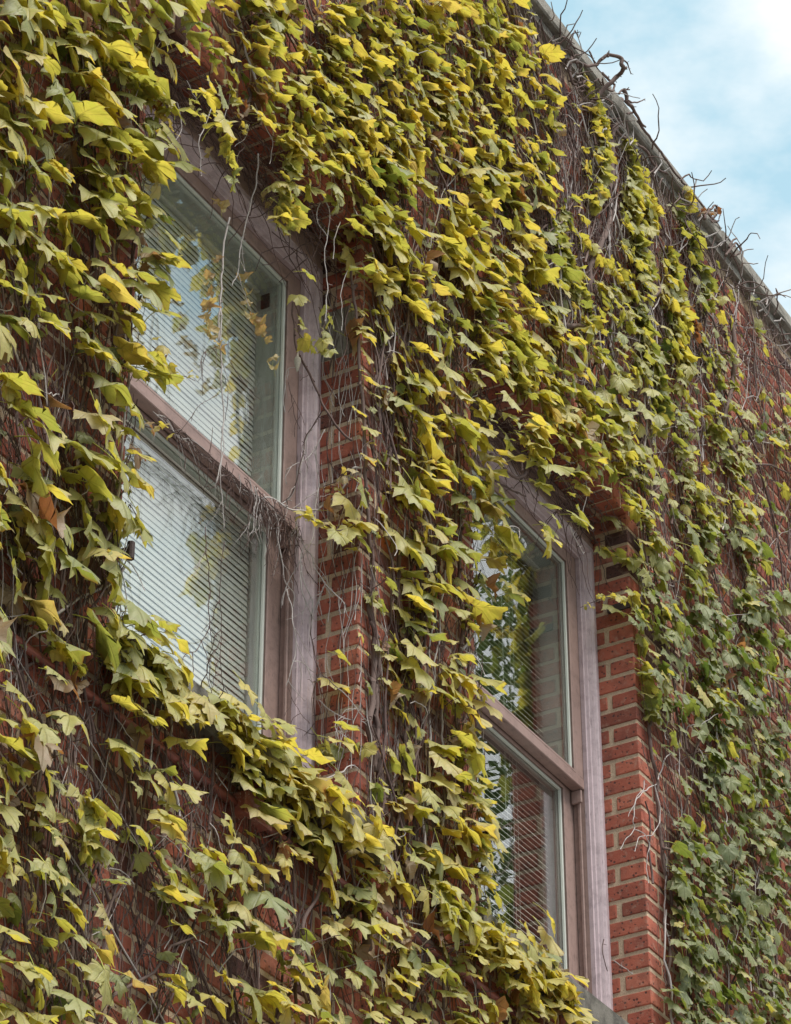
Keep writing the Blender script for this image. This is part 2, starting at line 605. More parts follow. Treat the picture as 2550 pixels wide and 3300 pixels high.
mb.box(X1, 24, 0.0, 0.32, 0, 9.91)
mb.box(-9, 24, 6.5, 6.8, 0, 9.91)
mb.box(-9, -8.7, 0.32, 6.5, 0, 9.91)
mb.box(23.7, 24, 0.32, 6.5, 0, 9.91)
mb.box(-8.7, 23.7, 0.33, 6.49, 9.5, 9.6)
mb.build('far_wall', t.m, building)

# lay the bricks: (x0,x1,y0,y1,z0,z1,tone)
bricks = []
JT = 0.0160


def zspan(k):
    zc = ZM + k * COURSE
    return zc + JT / 2, zc + COURSE - JT / 2


def rt(x, z):
    n_ = noise.noise(Vector((x * 1.3, z * 1.6, 3.3)))
    v = random.gauss(0.55, 0.20) + 0.12 * n_
    if random.random() < 0.07:
        v = random.uniform(0.02, 0.16)
    return max(0.01, min(0.99, v))


def lay(xa, xb, z0, z1, k, cornerL, cornerR):
    """one course between xa and xb; corner flags say the end faces an opening"""
    unit = 0.212
    ends = []
    x = xa
    par = k % 2
    L = xb - xa
    if cornerL or cornerR:
        first = 0.2 if par == 0 else 0.0995
    else:
        first = 0.2 if par == 0 else 0.1
    pieces = []
    if cornerR and not cornerL:
        x = xb
        ln = first
        while x > xa + 0.02:
            p0 = max(xa, x - ln)
            pieces.append((p0, x))
            x = p0 - JT
            ln = 0.2
        pieces = pieces[::-1]
    else:
        ln = first
        while x < xb - 0.02:
            p1 = min(xb, x + ln)
            if xb - p1 < 0.07:
                p1 = xb
            pieces.append((x, p1))
            x = p1 + JT
            ln = 0.2
    for i, (a, b) in enumerate(pieces):
        cl = cornerL and i == 0
        cr = cornerR and i == len(pieces) - 1
        if b - a < 0.03:
            continue
        if cl or cr:
            header_face = (b - a) < 0.15
            depth = 0.2 if header_face else 0.0995
            bricks.append((a, b, 0.0, depth, z0, z1, rt(a, z0)))
            if not header_face:      # the jamb shows another piece behind
                if cr:
                    bricks.append((b - 0.1, b, depth + JT * 1.3, 0.22, z0, z1, rt(a, z0)))
                else:
                    bricks.append((a, a + 0.1, depth + JT * 1.3, 0.22, z0, z1, rt(a, z0)))
        else:
            bricks.append((a, b, random.uniform(-0.0015, 0.0015), 0.05, z0, z1, rt(a, z0)))


kmin = int(math.floor((ZLO - ZM) / COURSE))
kmax = int(math.floor((ZHI - ZM) / COURSE)) - 1
SOLD = 0.205
for k in range(kmin, kmax + 1):
    z0, z1 = zspan(k)
    if z1 < ZB:
        lay(X0, X1, z0, z1, k, False, False)
    elif z0 > ZT + SOLD - 0.02:
        lay(X0 + (0.0 if k % 2 else 0.06), X1, z0, z1, k, False, False)
    elif z0 < ZT:
        z1c = min(z1, 99)
        lay(X0, WIN[0][0], z0, z1c, k, False, True)
        lay(WIN[0][1], WIN[1][0], z0, z1c, k, True, True)
        lay(WIN[1][1], X1, z0, z1c, k, True, False)
    else:                                        # beside the soldier courses
        lay(X0, WIN[0][0] - 0.1, z0, z1, k, False, False)
        lay(WIN[0][1] + 0.112, WIN[1][0] - 0.112, z0, z1, k, False, False)
        lay(WIN[1][1] + 0.112, X1, z0, z1, k, False, False)
for a, b in WIN:                                 # soldier course over each window
    n_ = int((b - a + 0.2) / 0.0715)
    w = (b - a + 0.2) / n_
    for i in range(n_):
        xa = a - 0.1 + i * w
        bricks.append((xa + 0.006, xa + w - 0.006, 0.0, 0.1, ZT, ZT + 0.2, rt(xa, 7.9)))
        bricks.append((xa + 0.006, xa + w - 0.006, 0.113, 0.19, ZT, ZT + 0.2, rt(xa, 7.7)))

# the largest 300 (bare ones beside the window reveals first, then the nearest) as parts
def bkey(b):
    cx_, cz = (b[0] + b[1]) / 2, (b[4] + b[5]) / 2
    px, py = to_px((cx_, b[2], cz))
    if not (111 < px < 1577 and 111 < py < 2073):
        return 99
    d = (Vector((cx_, b[2], cz)) - CAM).length
    s = d / 10
    if 690 < px < 800 and 700 < py < 1700: s -= 1.6
    if 1275 < px < 1440 and 1180 < py < 2073: s -= 2.0
    if px < 560 and py > 1380: s -= 0.8
    if b[2] > 0.05: s += 0.9
    return s


bricks.sort(key=bkey)
cache = {}
stuff = MB()
for i, b in enumerate(bricks):
    if i < 300:
        dx, dy, dz = round(b[1] - b[0], 3), round(b[3] - b[2], 3), round(b[5] - b[4], 3)
        key = (dx, dy, dz, i % 4)
        if key not in cache:
            q = MB()
            q.box(-dx / 2, dx / 2, 0, dy, 0, dz, 0.0035, 0.0013)
            cache[key] = q.mesh('brick', M['brick'])
        o = obj('brick', cache[key], building)
        o.location = ((b[0] + b[1]) / 2, b[2], b[4])
        o['tone'] = b[6]
    else:
        stuff.box(*b[:6], 0.0035, 0.0013, tone=b[6])
stuff.build('bricks', M['brick'], building, 'stuff')

# cement patch high on the left window's right jamb, just under the lintel
q = MB()
q.box(6.6405, 6.70, 0.02, 0.16, 7.36, 7.565, 0.01, 0.004)
q.build('cement_patch', M['cement'], building)

# coping and stone sills
q = MB()
for i in range(30):
    xa = -9 + i * 1.1
    q.box(xa + 0.006, xa + 1.094, -0.062 - 0.005 * random.random(), 0.40, 9.905 + 0.004 * (i % 2), 9.985 + random.uniform(-0.004, 0.004), 0.008, 0.003)
q.box(-9, 24, -0.03, 0.02, 9.862, 9.904)
q.build('coping', M['coping'], building)
q = MB()
q.box(4.0, 12, -0.012, 0.0, 9.79, 9.861)
for a, b in WIN:
    q = MB()
    q.box(a - 0.06, b + 0.075, -0.055, 0.21, 5.50, 5.617, 0.008, 0.002)
    q.build('window_sill', M['stone'], building)

# ------------------------------------------------------------------ sash windows
def ring(q, x0, x1, z0, z1, wS, wT, wB, y0, y1, c=0.002):
    """rectangular frame butted end to end: stiles full height, rails between"""
    q.box(x0, x0 + wS, y0, y1, z0, z1, c)
    q.box(x1 - wS, x1, y0, y1, z0, z1, c)
    if wT: q.box(x0 + wS, x1 - wS, y0, y1, z1 - wT, z1, c)
    if wB: q.box(x0 + wS, x1 - wS, y0, y1, z0, z0 + wB, c)


def profile_frame(x0, x1, z0, z1, prof):
    """mitred moulding round three sides; prof = (distance in from the opening edge, y)"""
    V, F = [], []
    n_ = len(prof)
    corners = [(x0, z0, 1, 0), (x0, z1, 1, -1), (x1, z1, -1, -1), (x1, z0, -1, 0)]
    for (cx_, cz, sx_, sz) in corners:
        for (d_, y) in prof:
            V.append((cx_ + sx_ * d_, y, cz + sz * d_))
    for s_ in range(3):
        for i in range(n_ - 1):
            a = s_ * n_ + i
            F.append((a, a + 1, a + n_ + 1, a + n_))
    return V, F


ZHEAD = 7.742          # top of the brick moulding
ZMEET = 6.722          # top edge of the meeting rail's face
windows = []
for wi, (a, b) in enumerate(WIN):
    w = obj('window', None, building)
    w['label'] = ['left sash window with pale blinds and dead vines across its meeting rail',
                  'right sash window with clear brown meeting rail reflecting sky and tree'][wi]
    windows.append(w)
    # brick moulding (lilac): stepped profile
    prof = [(0.0, 0.150), (0.016, 0.150), (0.020, 0.146), (0.026, 0.146), (0.030, 0.150), (0.034, 0.156), (0.038, 0.156),
            (0.041, 0.162), (0.044, 0.170), (0.048, 0.172), (0.051, 0.172), (0.054, 0.182), (0.060, 0.184), (0.060, 0.200)]
    q = MB()
    V, F = profile_frame(a, b, ZB + 0.02, ZHEAD, prof)
    q.add(V, F)
    q.build('brick_moulding', M['lilac'], w)
    # head board above the moulding
    q = MB()
    q.box(a + 0.001, b - 0.001, 0.158, 0.30, ZHEAD + 0.001, ZT - 0.002)
    q.box(a + 0.002, b - 0.002, 0.148, 0.157, ZHEAD + 0.001, ZHEAD + 0.022, 0.003)
    q.box(a + 0.002, b - 0.002, 0.140, 0.157, ZT - 0.034, ZT - 0.003, 0.004)
    q.build('head_board', M['brown'], w)
    # jamb lining behind the moulding: stepped stops
    ja, jb = a + 0.060, b - 0.060
    q = MB()
    q.box(a + 0.001, ja, 0.2005, 0.246, ZB + 0.05, ZHEAD - 0.061)
    q.box(jb, b - 0.001, 0.2005, 0.246, ZB + 0.05, ZHEAD - 0.061)
    q.box(a + 0.001, ja - 0.012, 0.2465, 0.34, ZB + 0.05, ZHEAD - 0.061)
    q.box(jb + 0.012, b - 0.001, 0.2465, 0.34, ZB + 0.05, ZHEAD - 0.061)
    q.box(a + 0.001, b - 0.001, 0.2005, 0.34, ZHEAD - 0.060, ZHEAD)
    q.box(jb - 0.010, jb - 0.0005, 0.214, 0.226, ZB + 0.05, 6.655, 0.002)      # parting stop in the lower half
    q.box(ja + 0.0005, ja + 0.010, 0.214, 0.226, ZB + 0.05, 6.655, 0.002)
    q.box(jb - 0.022, jb - 0.0105, 0.203, 0.244, 6.62, 6.672, 0.002)
    q.build('jamb', M['brown'], w)
    # wooden sill
    q = MB()
    v = [(a, 0.10, ZB + 0.002), (b, 0.10, ZB + 0.002), (b, 0.34, ZB + 0.002), (a, 0.34, ZB + 0.002),
         (a, 0.10, ZB + 0.035), (b, 0.10, ZB + 0.035), (b, 0.34, ZB + 0.075), (a, 0.34, ZB + 0.075)]
    q.add(v, [(0, 3, 2, 1), (4, 5, 6, 7), (0, 1, 5, 4), (1, 2, 6, 5), (2, 3, 7, 6), (3, 0, 4, 7)])
    q.build('timber_sill', M['brown'], w)
    # upper sash: frame + glass
    sw = 0.078
    zu0, zu1 = 6.675, ZHEAD - 0.0605
    q = MB()
    q.box(ja + 0.001, ja + sw, 0.2005, 0.243, zu0 + 0.001, zu1, 0.002)
    q.box(jb - sw, jb - 0.001, 0.2005, 0.243, zu0 + 0.001, zu1, 0.002)
    q.box(ja + sw + 0.0005, jb - sw - 0.0005, 0.2005, 0.243, zu1 - 0.052, zu1, 0.002)
    q.build('upper_sash', M['brown'], w)
    q = MB()
    q.box(ja + 0.001, jb - 0.001, 0.1975, 0.243, zu0, ZMEET, 0.003)
    q.box(ja + 0.004, jb - 0.004, 0.2435, 0.2475, zu0 + 0.008, ZMEET - 0.01)
    q.build('meeting_rail', M['railp'], w)
    # lower sash
    zl0, zl1 = ZB + 0.066, 6.715
    q = MB()
    q.box(ja - 0.010, ja + sw, 0.2485, 0.292, zl0 + 0.001, zl1, 0.002)
    q.box(jb - sw, jb + 0.010, 0.2485, 0.292, zl0 + 0.001, zl1, 0.002)
    q.box(ja + sw + 0.0005, jb - sw - 0.0005, 0.2485, 0.292, zl0, zl0 + 0.085, 0.002)
    q.box(ja + sw + 0.0005, jb - sw - 0.0005, 0.2485, 0.292, zl1 - 0.05, zl1, 0.002)
    q.build('lower_sash', M['brown'], w)
    # putty lines, glazing trim (pale green) and glass
    for nm, yy, z0, z1 in (('upper', 0.2005, ZMEET, zu1 - 0.052), ('lower', 0.2485, zl0 + 0.085, zl1 - 0.05)):
        xa, xb = ja + sw, jb - sw
        q = MB()
        ring(q, xa - 0.010, xb + 0.010, z0 - 0.006 if nm == 'upper' else z0 - 0.010, z1 + 0.010, 0.014, 0.014, 0.010, yy - 0.004, yy - 0.0008, 0.001)
        q.build('putty', M['brown'], w)
        q = MB()
        ring(q, xa + 0.0006, xb - 0.0006, z0 + 0.001, z1 - 0.001, 0.010, 0.010, 0.010, yy + 0.006, yy + 0.016, 0.001)
        q.build('glazing_bead', M['green'], w)
        q = MB()
        q.box(xa + 0.001, xb - 0.001, yy + 0.0165, yy + 0.0195, z0 + 0.0012, z1 - 0.0012)
        q.build('pane', M['glass'], w)
        q = MB()
        ring(q, xa + 0.0006, xb - 0.0006, z0 + 0.0014, z1 - 0.0014, 0.006, 0.010, 0.010, yy + 0.020, yy + 0.0415, 0.001)
        q.build('inner_bead', M['green' if wi == 0 else 'brown'], w)
    # lining between glass and blind, seen through the glass
    q = MB()
    xa, xb = ja + sw, jb - sw
    q.box(xb + 0.002, xb + 0.03, 0.2935, 0.345, ZB + 0.08, ZHEAD)
    q.box(xa - 0.03, xa - 0.002, 0.2935, 0.345, ZB + 0.08, ZHEAD)
    q.box(xb - 0.004, xb + 0.0, 0.2440, 0.3455, ZMEET + 0.004, zu1 - 0.05)
    q.box(xa - 0.0, xa + 0.004, 0.2440, 0.3455, ZMEET + 0.004, zu1 - 0.05)
    q.box(xa - 0.03, xb + 0.03, 0.2440, 0.3455, zu1 - 0.056, zu1 + 0.03)
    q.build('inner_lining', M['green' if wi == 0 else 'grey'], w)
    if wi == 0:
        q = MB()
        q.box(xb - 0.012, xb - 0.0045, 0.268, 0.300, 7.545, 7.60, 0.001)
        q.build('blind_bracket', M['iron'], w)
    # dark room behind
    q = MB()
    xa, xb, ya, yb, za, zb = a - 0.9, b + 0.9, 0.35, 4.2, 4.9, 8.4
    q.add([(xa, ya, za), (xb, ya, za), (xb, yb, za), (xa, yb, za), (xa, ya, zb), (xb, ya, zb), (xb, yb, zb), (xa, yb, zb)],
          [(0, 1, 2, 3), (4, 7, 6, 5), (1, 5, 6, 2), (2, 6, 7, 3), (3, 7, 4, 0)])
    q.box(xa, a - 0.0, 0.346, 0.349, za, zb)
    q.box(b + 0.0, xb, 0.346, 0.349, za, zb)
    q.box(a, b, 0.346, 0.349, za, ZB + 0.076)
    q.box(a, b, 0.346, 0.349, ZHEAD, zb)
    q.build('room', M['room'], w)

# ------------------------------------------------------------------ venetian blinds
for wi, (a, b) in enumerate(WIN):
    xa, xb = a + 0.060 + 0.078 + 0.006, b - 0.060 - 0.078 - 0.006
    t_ = thing('venetian_blind', ['lowered venetian blind with nearly closed slats behind the left window',
                                  'lowered venetian blind with open thin slats behind the right window'][wi], 'blind', ((xa + xb) / 2, 0.32, 7.63), 'venetian blinds in the windows')
    tilt = R([75, 45][wi])
    Lh = (xb - xa) / 2 - (0.0, 0.004)[wi]
    q = MB()
    wd = 0.0125
    pr = []
    for k in range(5):
        u = -wd + 2 * wd * k / 4
        cr = 0.0016 * (1 - (u / wd) ** 2)
        y = math.cos(tilt) * u - math.sin(tilt) * cr * 1
        z = math.sin(tilt) * u + math.cos(tilt) * cr
        pr.append((y, z))
    nx = 8
    V, F = [], []
    for i in range(nx + 1):
        x = -Lh + 2 * Lh * i / nx
        for (y, z) in pr:
            V.append((x, y, z))
        for (y, z) in pr:
            V.append((x, y + 0.0004 * math.sin(tilt), z - 0.0005))
    for i in range(nx):
        for k in range(4):
            s0 = i * 10 + k
            F.append((s0, s0 + 10, s0 + 11, s0 + 1))
            F.append((s0 + 5, s0 + 6, s0 + 16, s0 + 15))
        for k, kk in ((0, 5), (4, 9)):
            F.append((i * 10 + k, i * 10 + kk, i * 10 + 10 + kk, i * 10 + 10 + k))
    q.add(V, F)
    q.smooth = True
    me = q.mesh('slat', M['slat'])
    z = 7.60
    k = 0
    while z > ZB + 0.16:
        o = obj('slat', me, t_)
        o.location = (random.uniform(-0.002, 0.002), 0, z - 7.63)
        o.rotation_euler = (random.gauss(0, 0.045), random.gauss(0, 0.0012), 0)
        z -= 0.0222
        k += 1
    q = MB()
    q.box(-Lh, Lh, -0.013, 0.013, -0.012, 0.012, 0.002)
    q.build('head_rail', M['slat'], t_)
    q = MB()
    q.box(-Lh, Lh, -0.011, 0.011, z - 7.63 - 0.005, z - 7.63 + 0.008, 0.003)
    q.build('bottom_rail', M['slat'], t_)
    for fx in ((-0.62, 0.05, 0.66), (-0.45, 0.44, 0.50))[wi]:
        q = MB()
        for dy in (-0.0135, 0.0135):
            q.tube([(fx * Lh, dy, 0), (fx * Lh, dy, z - 7.63)], 0.0008, 4)
        q.build('ladder_cord', M['cord'], t_)
    q = MB()
    px_ = (0.30, 0.30)[wi]
    q.tube(smoothpath([(px_ * Lh, -0.016, 0), (px_ * Lh + 0.004, -0.017, -0.6), (px_ * Lh, -0.016, -1.2)], 6), 0.0011, 5)
    q.build('pull_cord', M['cord'], t_)

# ------------------------------------------------------------------ conduit, iron brackets, cocoon
cz = 5.365
cond = thing('conduit', 'dull red painted conduit running along the bricks below the stone sill', 'pipe', (4.0, -0.022, cz))
q = MB()
q.tube([(0, 0, 0), (1.955, 0, 0)], 0.0135, 14)
q.tube([(2.085, 0, 0), (6.4, 0, 0)], 0.0135, 14)
q.smooth = True
q.build('pipe', M['conduit'], cond)
q = MB()
q.box(1.955, 2.085, -0.036, 0.024, -0.034, 0.034, 0.003, 0.001)
q.box(1.950, 2.090, -0.040, -0.0362, -0.037, 0.037, 0.002)
q.build('junction_box', M['box'], cond)['label'] = 'red junction box with flaking paint'
for x in (0.9, 1.7, 2.75, 3.7, 4.7, 5.7):
    q = MB()
    q.tube([(x - 0.008, 0, 0), (x + 0.008, 0, 0)], 0.0155, 12)
    q.box(x - 0.008, x + 0.008, 0.014, 0.0195, -0.036, 0.036)
    q.build('strap', M['conduit'], cond)


def iron(x, z, label, sgn):
    t_ = thing('shutter_hinge', label, 'hinge', (x, 0, z), 'iron shutter hinges on the jambs')
    q = MB()
    q.box(min(0, sgn * -0.004) - 0.001, max(0, sgn * -0.004) + 0.001, 0.0, 0.10, -0.016, 0.016, 0.0008)
    q.box(-0.006, 0.006, -0.03, 0.0, -0.014, 0.014, 0.002)
    q.build('strap', M['iron'], t_)
    q = MB()
    q.tube([(0, -0.036, -0.026), (0, -0.036, 0.026)], 0.011, 10)
    q.smooth = False
    q.build('pintle', M['iron'], t_)


iron(8.651, 7.45, 'rusty iron shutter hinge in the brick reveal right of the right window', 1)
iron(7.400, 5.905, 'rusty iron shutter hinge on the brick corner left of the right window', -1)
iron(5.393, 5.87, 'dark iron shutter hinge on the brick corner left of the left window', -1)

P = at(633, 771, 0.135)
q = MB()
q.tube([(P.x, 0.130, P.z + 0.04), (P.x, 0.132, P.z + 0.018), (P.x, 0.132, P.z + 0.012), (P.x + 0.001, 0.132, P.z), (P.x + 0.001, 0.132, P.z - 0.018), (P.x + 0.002, 0.133, P.z - 0.034), (P.x + 0.002, 0.134, P.z - 0.042)],
       [0.001, 0.004, 0.010, 0.0115, 0.008, 0.004, 0.001], 8)
q.smooth = True
tag(q.build('cocoon', M['cocoon']), 'pale grey silk cocoon hanging on the lilac trim of the left window', 'cocoon')

# ------------------------------------------------------------------ ground
q = MB()
q.add([(-400, -400, 0), (400, -400, 0), (400, 0.0, 0), (-400, 0.0, 0)], [(0, 1, 2, 3)])
q.add([(-400, 0.33, -0.004), (400, 0.33, -0.004), (400, 400, -0.004), (-400, 400, -0.004)], [(0, 1, 2, 3)])
q.build('ground', M['ground'], None, 'structure')

# ------------------------------------------------------------------ street tree (seen mirrored in the right window)
tr = thing('street_tree', 'leafy green street tree mirrored in the right window glass', 'tree', (20.3, -5.8, 0))
q = MB()
q.tube(smoothpath([(0, 0, 0), (0.05, 0.02, 2.2), (-0.08, 0.05, 4.5), (0.05, 0, 9)], 4), [0.19 - 0.010 * i for i in range(13)], 12)
for i in range(14):
    a_ = i * 2.4
    z = 3.6 + i * 0.42
    r_ = 2.6 - 0.08 * i
    q.tube(smoothpath([(0, 0, z), (math.cos(a_) * r_ * 0.5, math.sin(a_) * r_ * 0.5, z + 1.2), (math.cos(a_) * r_, math.sin(a_) * r_, z + 2.6)], 4),
           [0.07 - 0.006 * j for j in range(9)], 6)
q.smooth = True
q.build('trunk', M['bark'], tr)
rng = np.random.RandomState(4)
q = MB()
clumps = []
for i in range(330):
    d = rng.normal(size=3)
    d /= np.linalg.norm(d)
    rr = rng.uniform(0.45, 1.0) ** 0.6
    c_ = np.array([d[0] * 3.0 * rr, d[1] * 3.0 * rr, 10.9 + d[2] * 4.3 * rr])
    clumps.append((c_, rng.uniform(0.35, 0.75), rng.uniform(0.02, 0.24)))
for c_, r_, tn in clumps:
    for j in range(95):
        o_ = c_ + rng.normal(size=3) * r_ * 0.55
        u = rng.normal(size=3); u /= np.linalg.norm(u)
        w_ = np.cross(u, rng.normal(size=3)); w_ /= np.linalg.norm(w_)
        s_ = rng.uniform(0.045, 0.075)
        q.add([tuple(o_), tuple(o_ + u * s_ + w_ * s_ * 0.55), tuple(o_ + u * s_ * 2), tuple(o_ + u * s_ - w_ * s_ * 0.55)], [(0, 1, 2, 3)],
              tone=float(np.clip(tn + rng.normal() * 0.05, 0.02, 0.6)))
q.build('crown', M['tree_leaf'], tr)

# ------------------------------------------------------------------ ivy
VINES = {
    'left': 'yellow green ivy climbing the bricks left of the left window',
    'below': 'loose pale green ivy spreading over the wall below the left window and its sill',
    'above': 'yellow ivy hanging over the wall above the left window',
    'middle': 'dense yellow ivy over the wall between left window head and right window head',
    'pier': 'yellow green ivy on the brick pier between the two windows',
    'lowpier': 'bright yellow ivy at the foot of the pier under the junction of sill and pier',
    'right': 'dark green ivy cascading down the wall right of the right window',
    'top': 'sparse small leaved green ivy in streams under the coping',
    'farright': 'light green ivy rising along the far right wall below the coping',
}


def vine_of(x, y):
    if x < 430 and y < 1330 + (x - 250) * 0.75:
        return 'left'
    if x < 700 and y > 1280:
        return 'below'
    if y > 1690 and x < 1260:
        return 'lowpier'
    if x > 1190 + max(0, (y - 400)) * 0.30 and y < 1150:
        return 'farright' if x > 1400 else 'top'
    if x > 1330 + (1000 - min(y, 1150)) * 0.2 and y >= 1000:
        return 'right'
    if y < 620:
        return 'above'
    if x < 1110 and y > 1050:
        return 'pier'
    return 'middle'


# leaf cover read off the photograph: (row centre, [(from x, to x, density 0-9)]) in the 1688-wide view
ROWS = [
    (-35, [(-40, 1060, 6), (1060, 1150, 4)]), (35, [(-40, 400, 7), (400, 560, 5), (560, 1140, 7)]),
    (105, [(-40, 400, 7), (400, 560, 4), (560, 1180, 7)]),
    (175, [(-40, 330, 7), (330, 400, 6), (400, 560, 4), (560, 1190, 7), (1190, 1260, 1)]),
    (245, [(-40, 385, 7), (440, 500, 2), (510, 640, 4), (640, 1195, 7.5), (1200, 1290, 2)]),
    (315, [(-40, 375, 7), (585, 640, 4), (640, 1195, 7.5), (1240, 1290, 3)]),
    (385, [(-40, 380, 7), (590, 700, 4), (700, 1120, 7), (1120, 1200, 5), (1240, 1290, 3), (1330, 1400, 4)]),
    (455, [(-40, 375, 7), (590, 640, 3), (690, 1100, 7), (1100, 1190, 5), (1190, 1250, 3), (1330, 1400, 5)]),
    (525, [(-40, 385, 7), (720, 800, 4), (800, 1150, 7), (1150, 1230, 3), (1330, 1400, 5), (1440, 1500, 3)]),
    (595, [(-40, 365, 7), (610, 680, 2), (770, 1170, 7), (1170, 1260, 3), (1280, 1330, 4), (1340, 1440, 5), (1480, 1576, 2)]),
    (665, [(-40, 345, 6), (640, 700, 3), (750, 1230, 7), (1230, 1290, 2), (1280, 1340, 5), (1340, 1480, 5), (1500, 1620, 2)]),
    (735, [(-40, 110, 4), (150, 355, 6), (675, 710, 2), (745, 900, 5.5), (900, 1260, 7), (1260, 1340, 5), (1350, 1500, 5), (1500, 1640, 3)]),
    (805, [(-40, 150, 2), (230, 350, 6), (755, 860, 5), (860, 1000, 6), (1000, 1330, 7), (1330, 1600, 5)]),
    (875, [(-40, 200, 1.2), (200, 305, 6), (755, 1000, 6), (1000, 1110, 5.5), (1140, 1400, 6), (1400, 1700, 5)]),
    (945, [(-40, 120, 3), (120, 300, 5.5), (760, 1000, 6), (1000, 1180, 6), (1180, 1420, 6), (1440, 1720, 6)]),
    (1015, [(-40, 310, 6), (780, 1060, 6), (1150, 1300, 6), (1300, 1440, 5), (1450, 1720, 6)]),
    (1085, [(-40, 315, 6), (690, 800, 4), (800, 1090, 6), (1170, 1330, 6), (1330, 1480, 6), (1480, 1720, 6.5)]),
    (1155, [(-40, 110, 5), (130, 325, 5.5), (680, 800, 4.5), (800, 900, 4), (900, 1095, 6), (1170, 1240, 4), (1250, 1300, 2), (1320, 1720, 7)]),
    (1225, [(-40, 200, 4), (235, 325, 6), (700, 760, 1.5), (780, 1090, 5.2), (1340, 1720, 7)]),
    (1295, [(-40, 180, 4), (230, 325, 5), (745, 1040, 5), (1040, 1110, 3), (1240, 1340, 0.7), (1350, 1720, 7.5)]),
    (1365, [(-40, 200, 4.5), (220, 380, 5.5), (690, 800, 2.2), (800, 1060, 5.5), (1370, 1430, 4), (1440, 1720, 8)]),
    (1435, [(-40, 180, 3), (240, 430, 5.5), (700, 1000, 4.6), (1000, 1050, 3), (1400, 1720, 7.5)]),
    (1505, [(-40, 200, 2), (220, 360, 2.5), (385, 520, 6), (800, 1000, 4.6), (1000, 1070, 4.5), (1400, 1720, 7)]),
    (1575, [(-40, 160, 3), (250, 350, 3), (490, 620, 6.5), (690, 760, 1.6), (830, 1025, 4.6), (1390, 1470, 3.2), (1480, 1720, 8)]),
    (1645, [(-40, 200, 3.5), (270, 400, 2.6), (510, 690, 6.5), (740, 1060, 3.6), (1460, 1720, 7.5)]),
    (1715, [(-40, 420, 4), (560, 800, 6.5), (800, 1065, 4.6), (1490, 1720, 7.5)]),
    (1785, [(-40, 550, 4), (620, 830, 6.5), (830, 1065, 4.6), (1455, 1720, 8)]),
    (1855, [(-40, 600, 4), (640, 700, 2.5), (700, 1065, 5), (1440, 1720, 8.5)]),
    (1925, [(-40, 250, 3), (330, 600, 3.5), (600, 780, 3.5), (780, 1085, 5), (1440, 1720, 8.5)]),
    (1995, [(-40, 240, 3), (350, 500, 3.2), (500, 650, 2.6), (700, 1095, 5), (1120, 1185, 4.5), (1445, 1720, 8.5)]),
    (2065, [(-40, 300, 4), (300, 500, 3), (580, 900, 4.6), (900, 1200, 6), (1445, 1720, 8.5)]),
    (2135, [(-40, 800, 3.5), (800, 1230, 5), (1430, 1720, 8)]), (2205, [(-40, 800, 3.5), (800, 1260, 5), (1430, 1720, 8)]),
]


def at_x(px, py, X):
    v = fwd * FPX + right * (px * 1.51066 - IW / 2) - upv * (py * 1.51066 - IH / 2)
    return CAM + v * ((X - CAM.x) / v.x)


def leaf_outline(rg, lobed=1.0):
    """half outlines of a three-lobed toothed ivy leaf, base at the origin, tip at +y, width about 1"""
    def half():
        sx_ = rg.uniform(0.88, 1.08)
        side = rg.uniform(0.34, 0.50)
        notch = lobed * rg.uniform(0.08, 0.18)
        pts = [(0.045, -0.05), (0.14, -0.135), (0.25, -0.17), (0.345, -0.12), (0.415, -0.05), (0.455, 0.06), (0.515, 0.15),
               (0.56, side - 0.05), (0.66, side + 0.07), (0.53, side + 0.055), (0.44 - notch, side + 0.10), (0.385 - notch, side + 0.21),
               (0.325, side + 0.26), (0.27, side + 0.36), (0.155, side + 0.40), (0.085, side + 0.52)]
        res = []
        for i, (x, y) in enumerate(pts):
            tooth = (0.026 if i % 2 else -0.016)
            l_ = math.hypot(x, y - 0.25) + 1e-6
            res.append((x * sx_ * (1 + tooth / l_) + rg.gauss(0, 0.008), y + (y - 0.25) * tooth / l_ + rg.gauss(0, 0.008)))
        return res
    r_, l_ = half(), half()
    return r_ + [(rg.gauss(0, 0.02), 1.02)] + [(-x, y) for x, y in l_[::-1]]


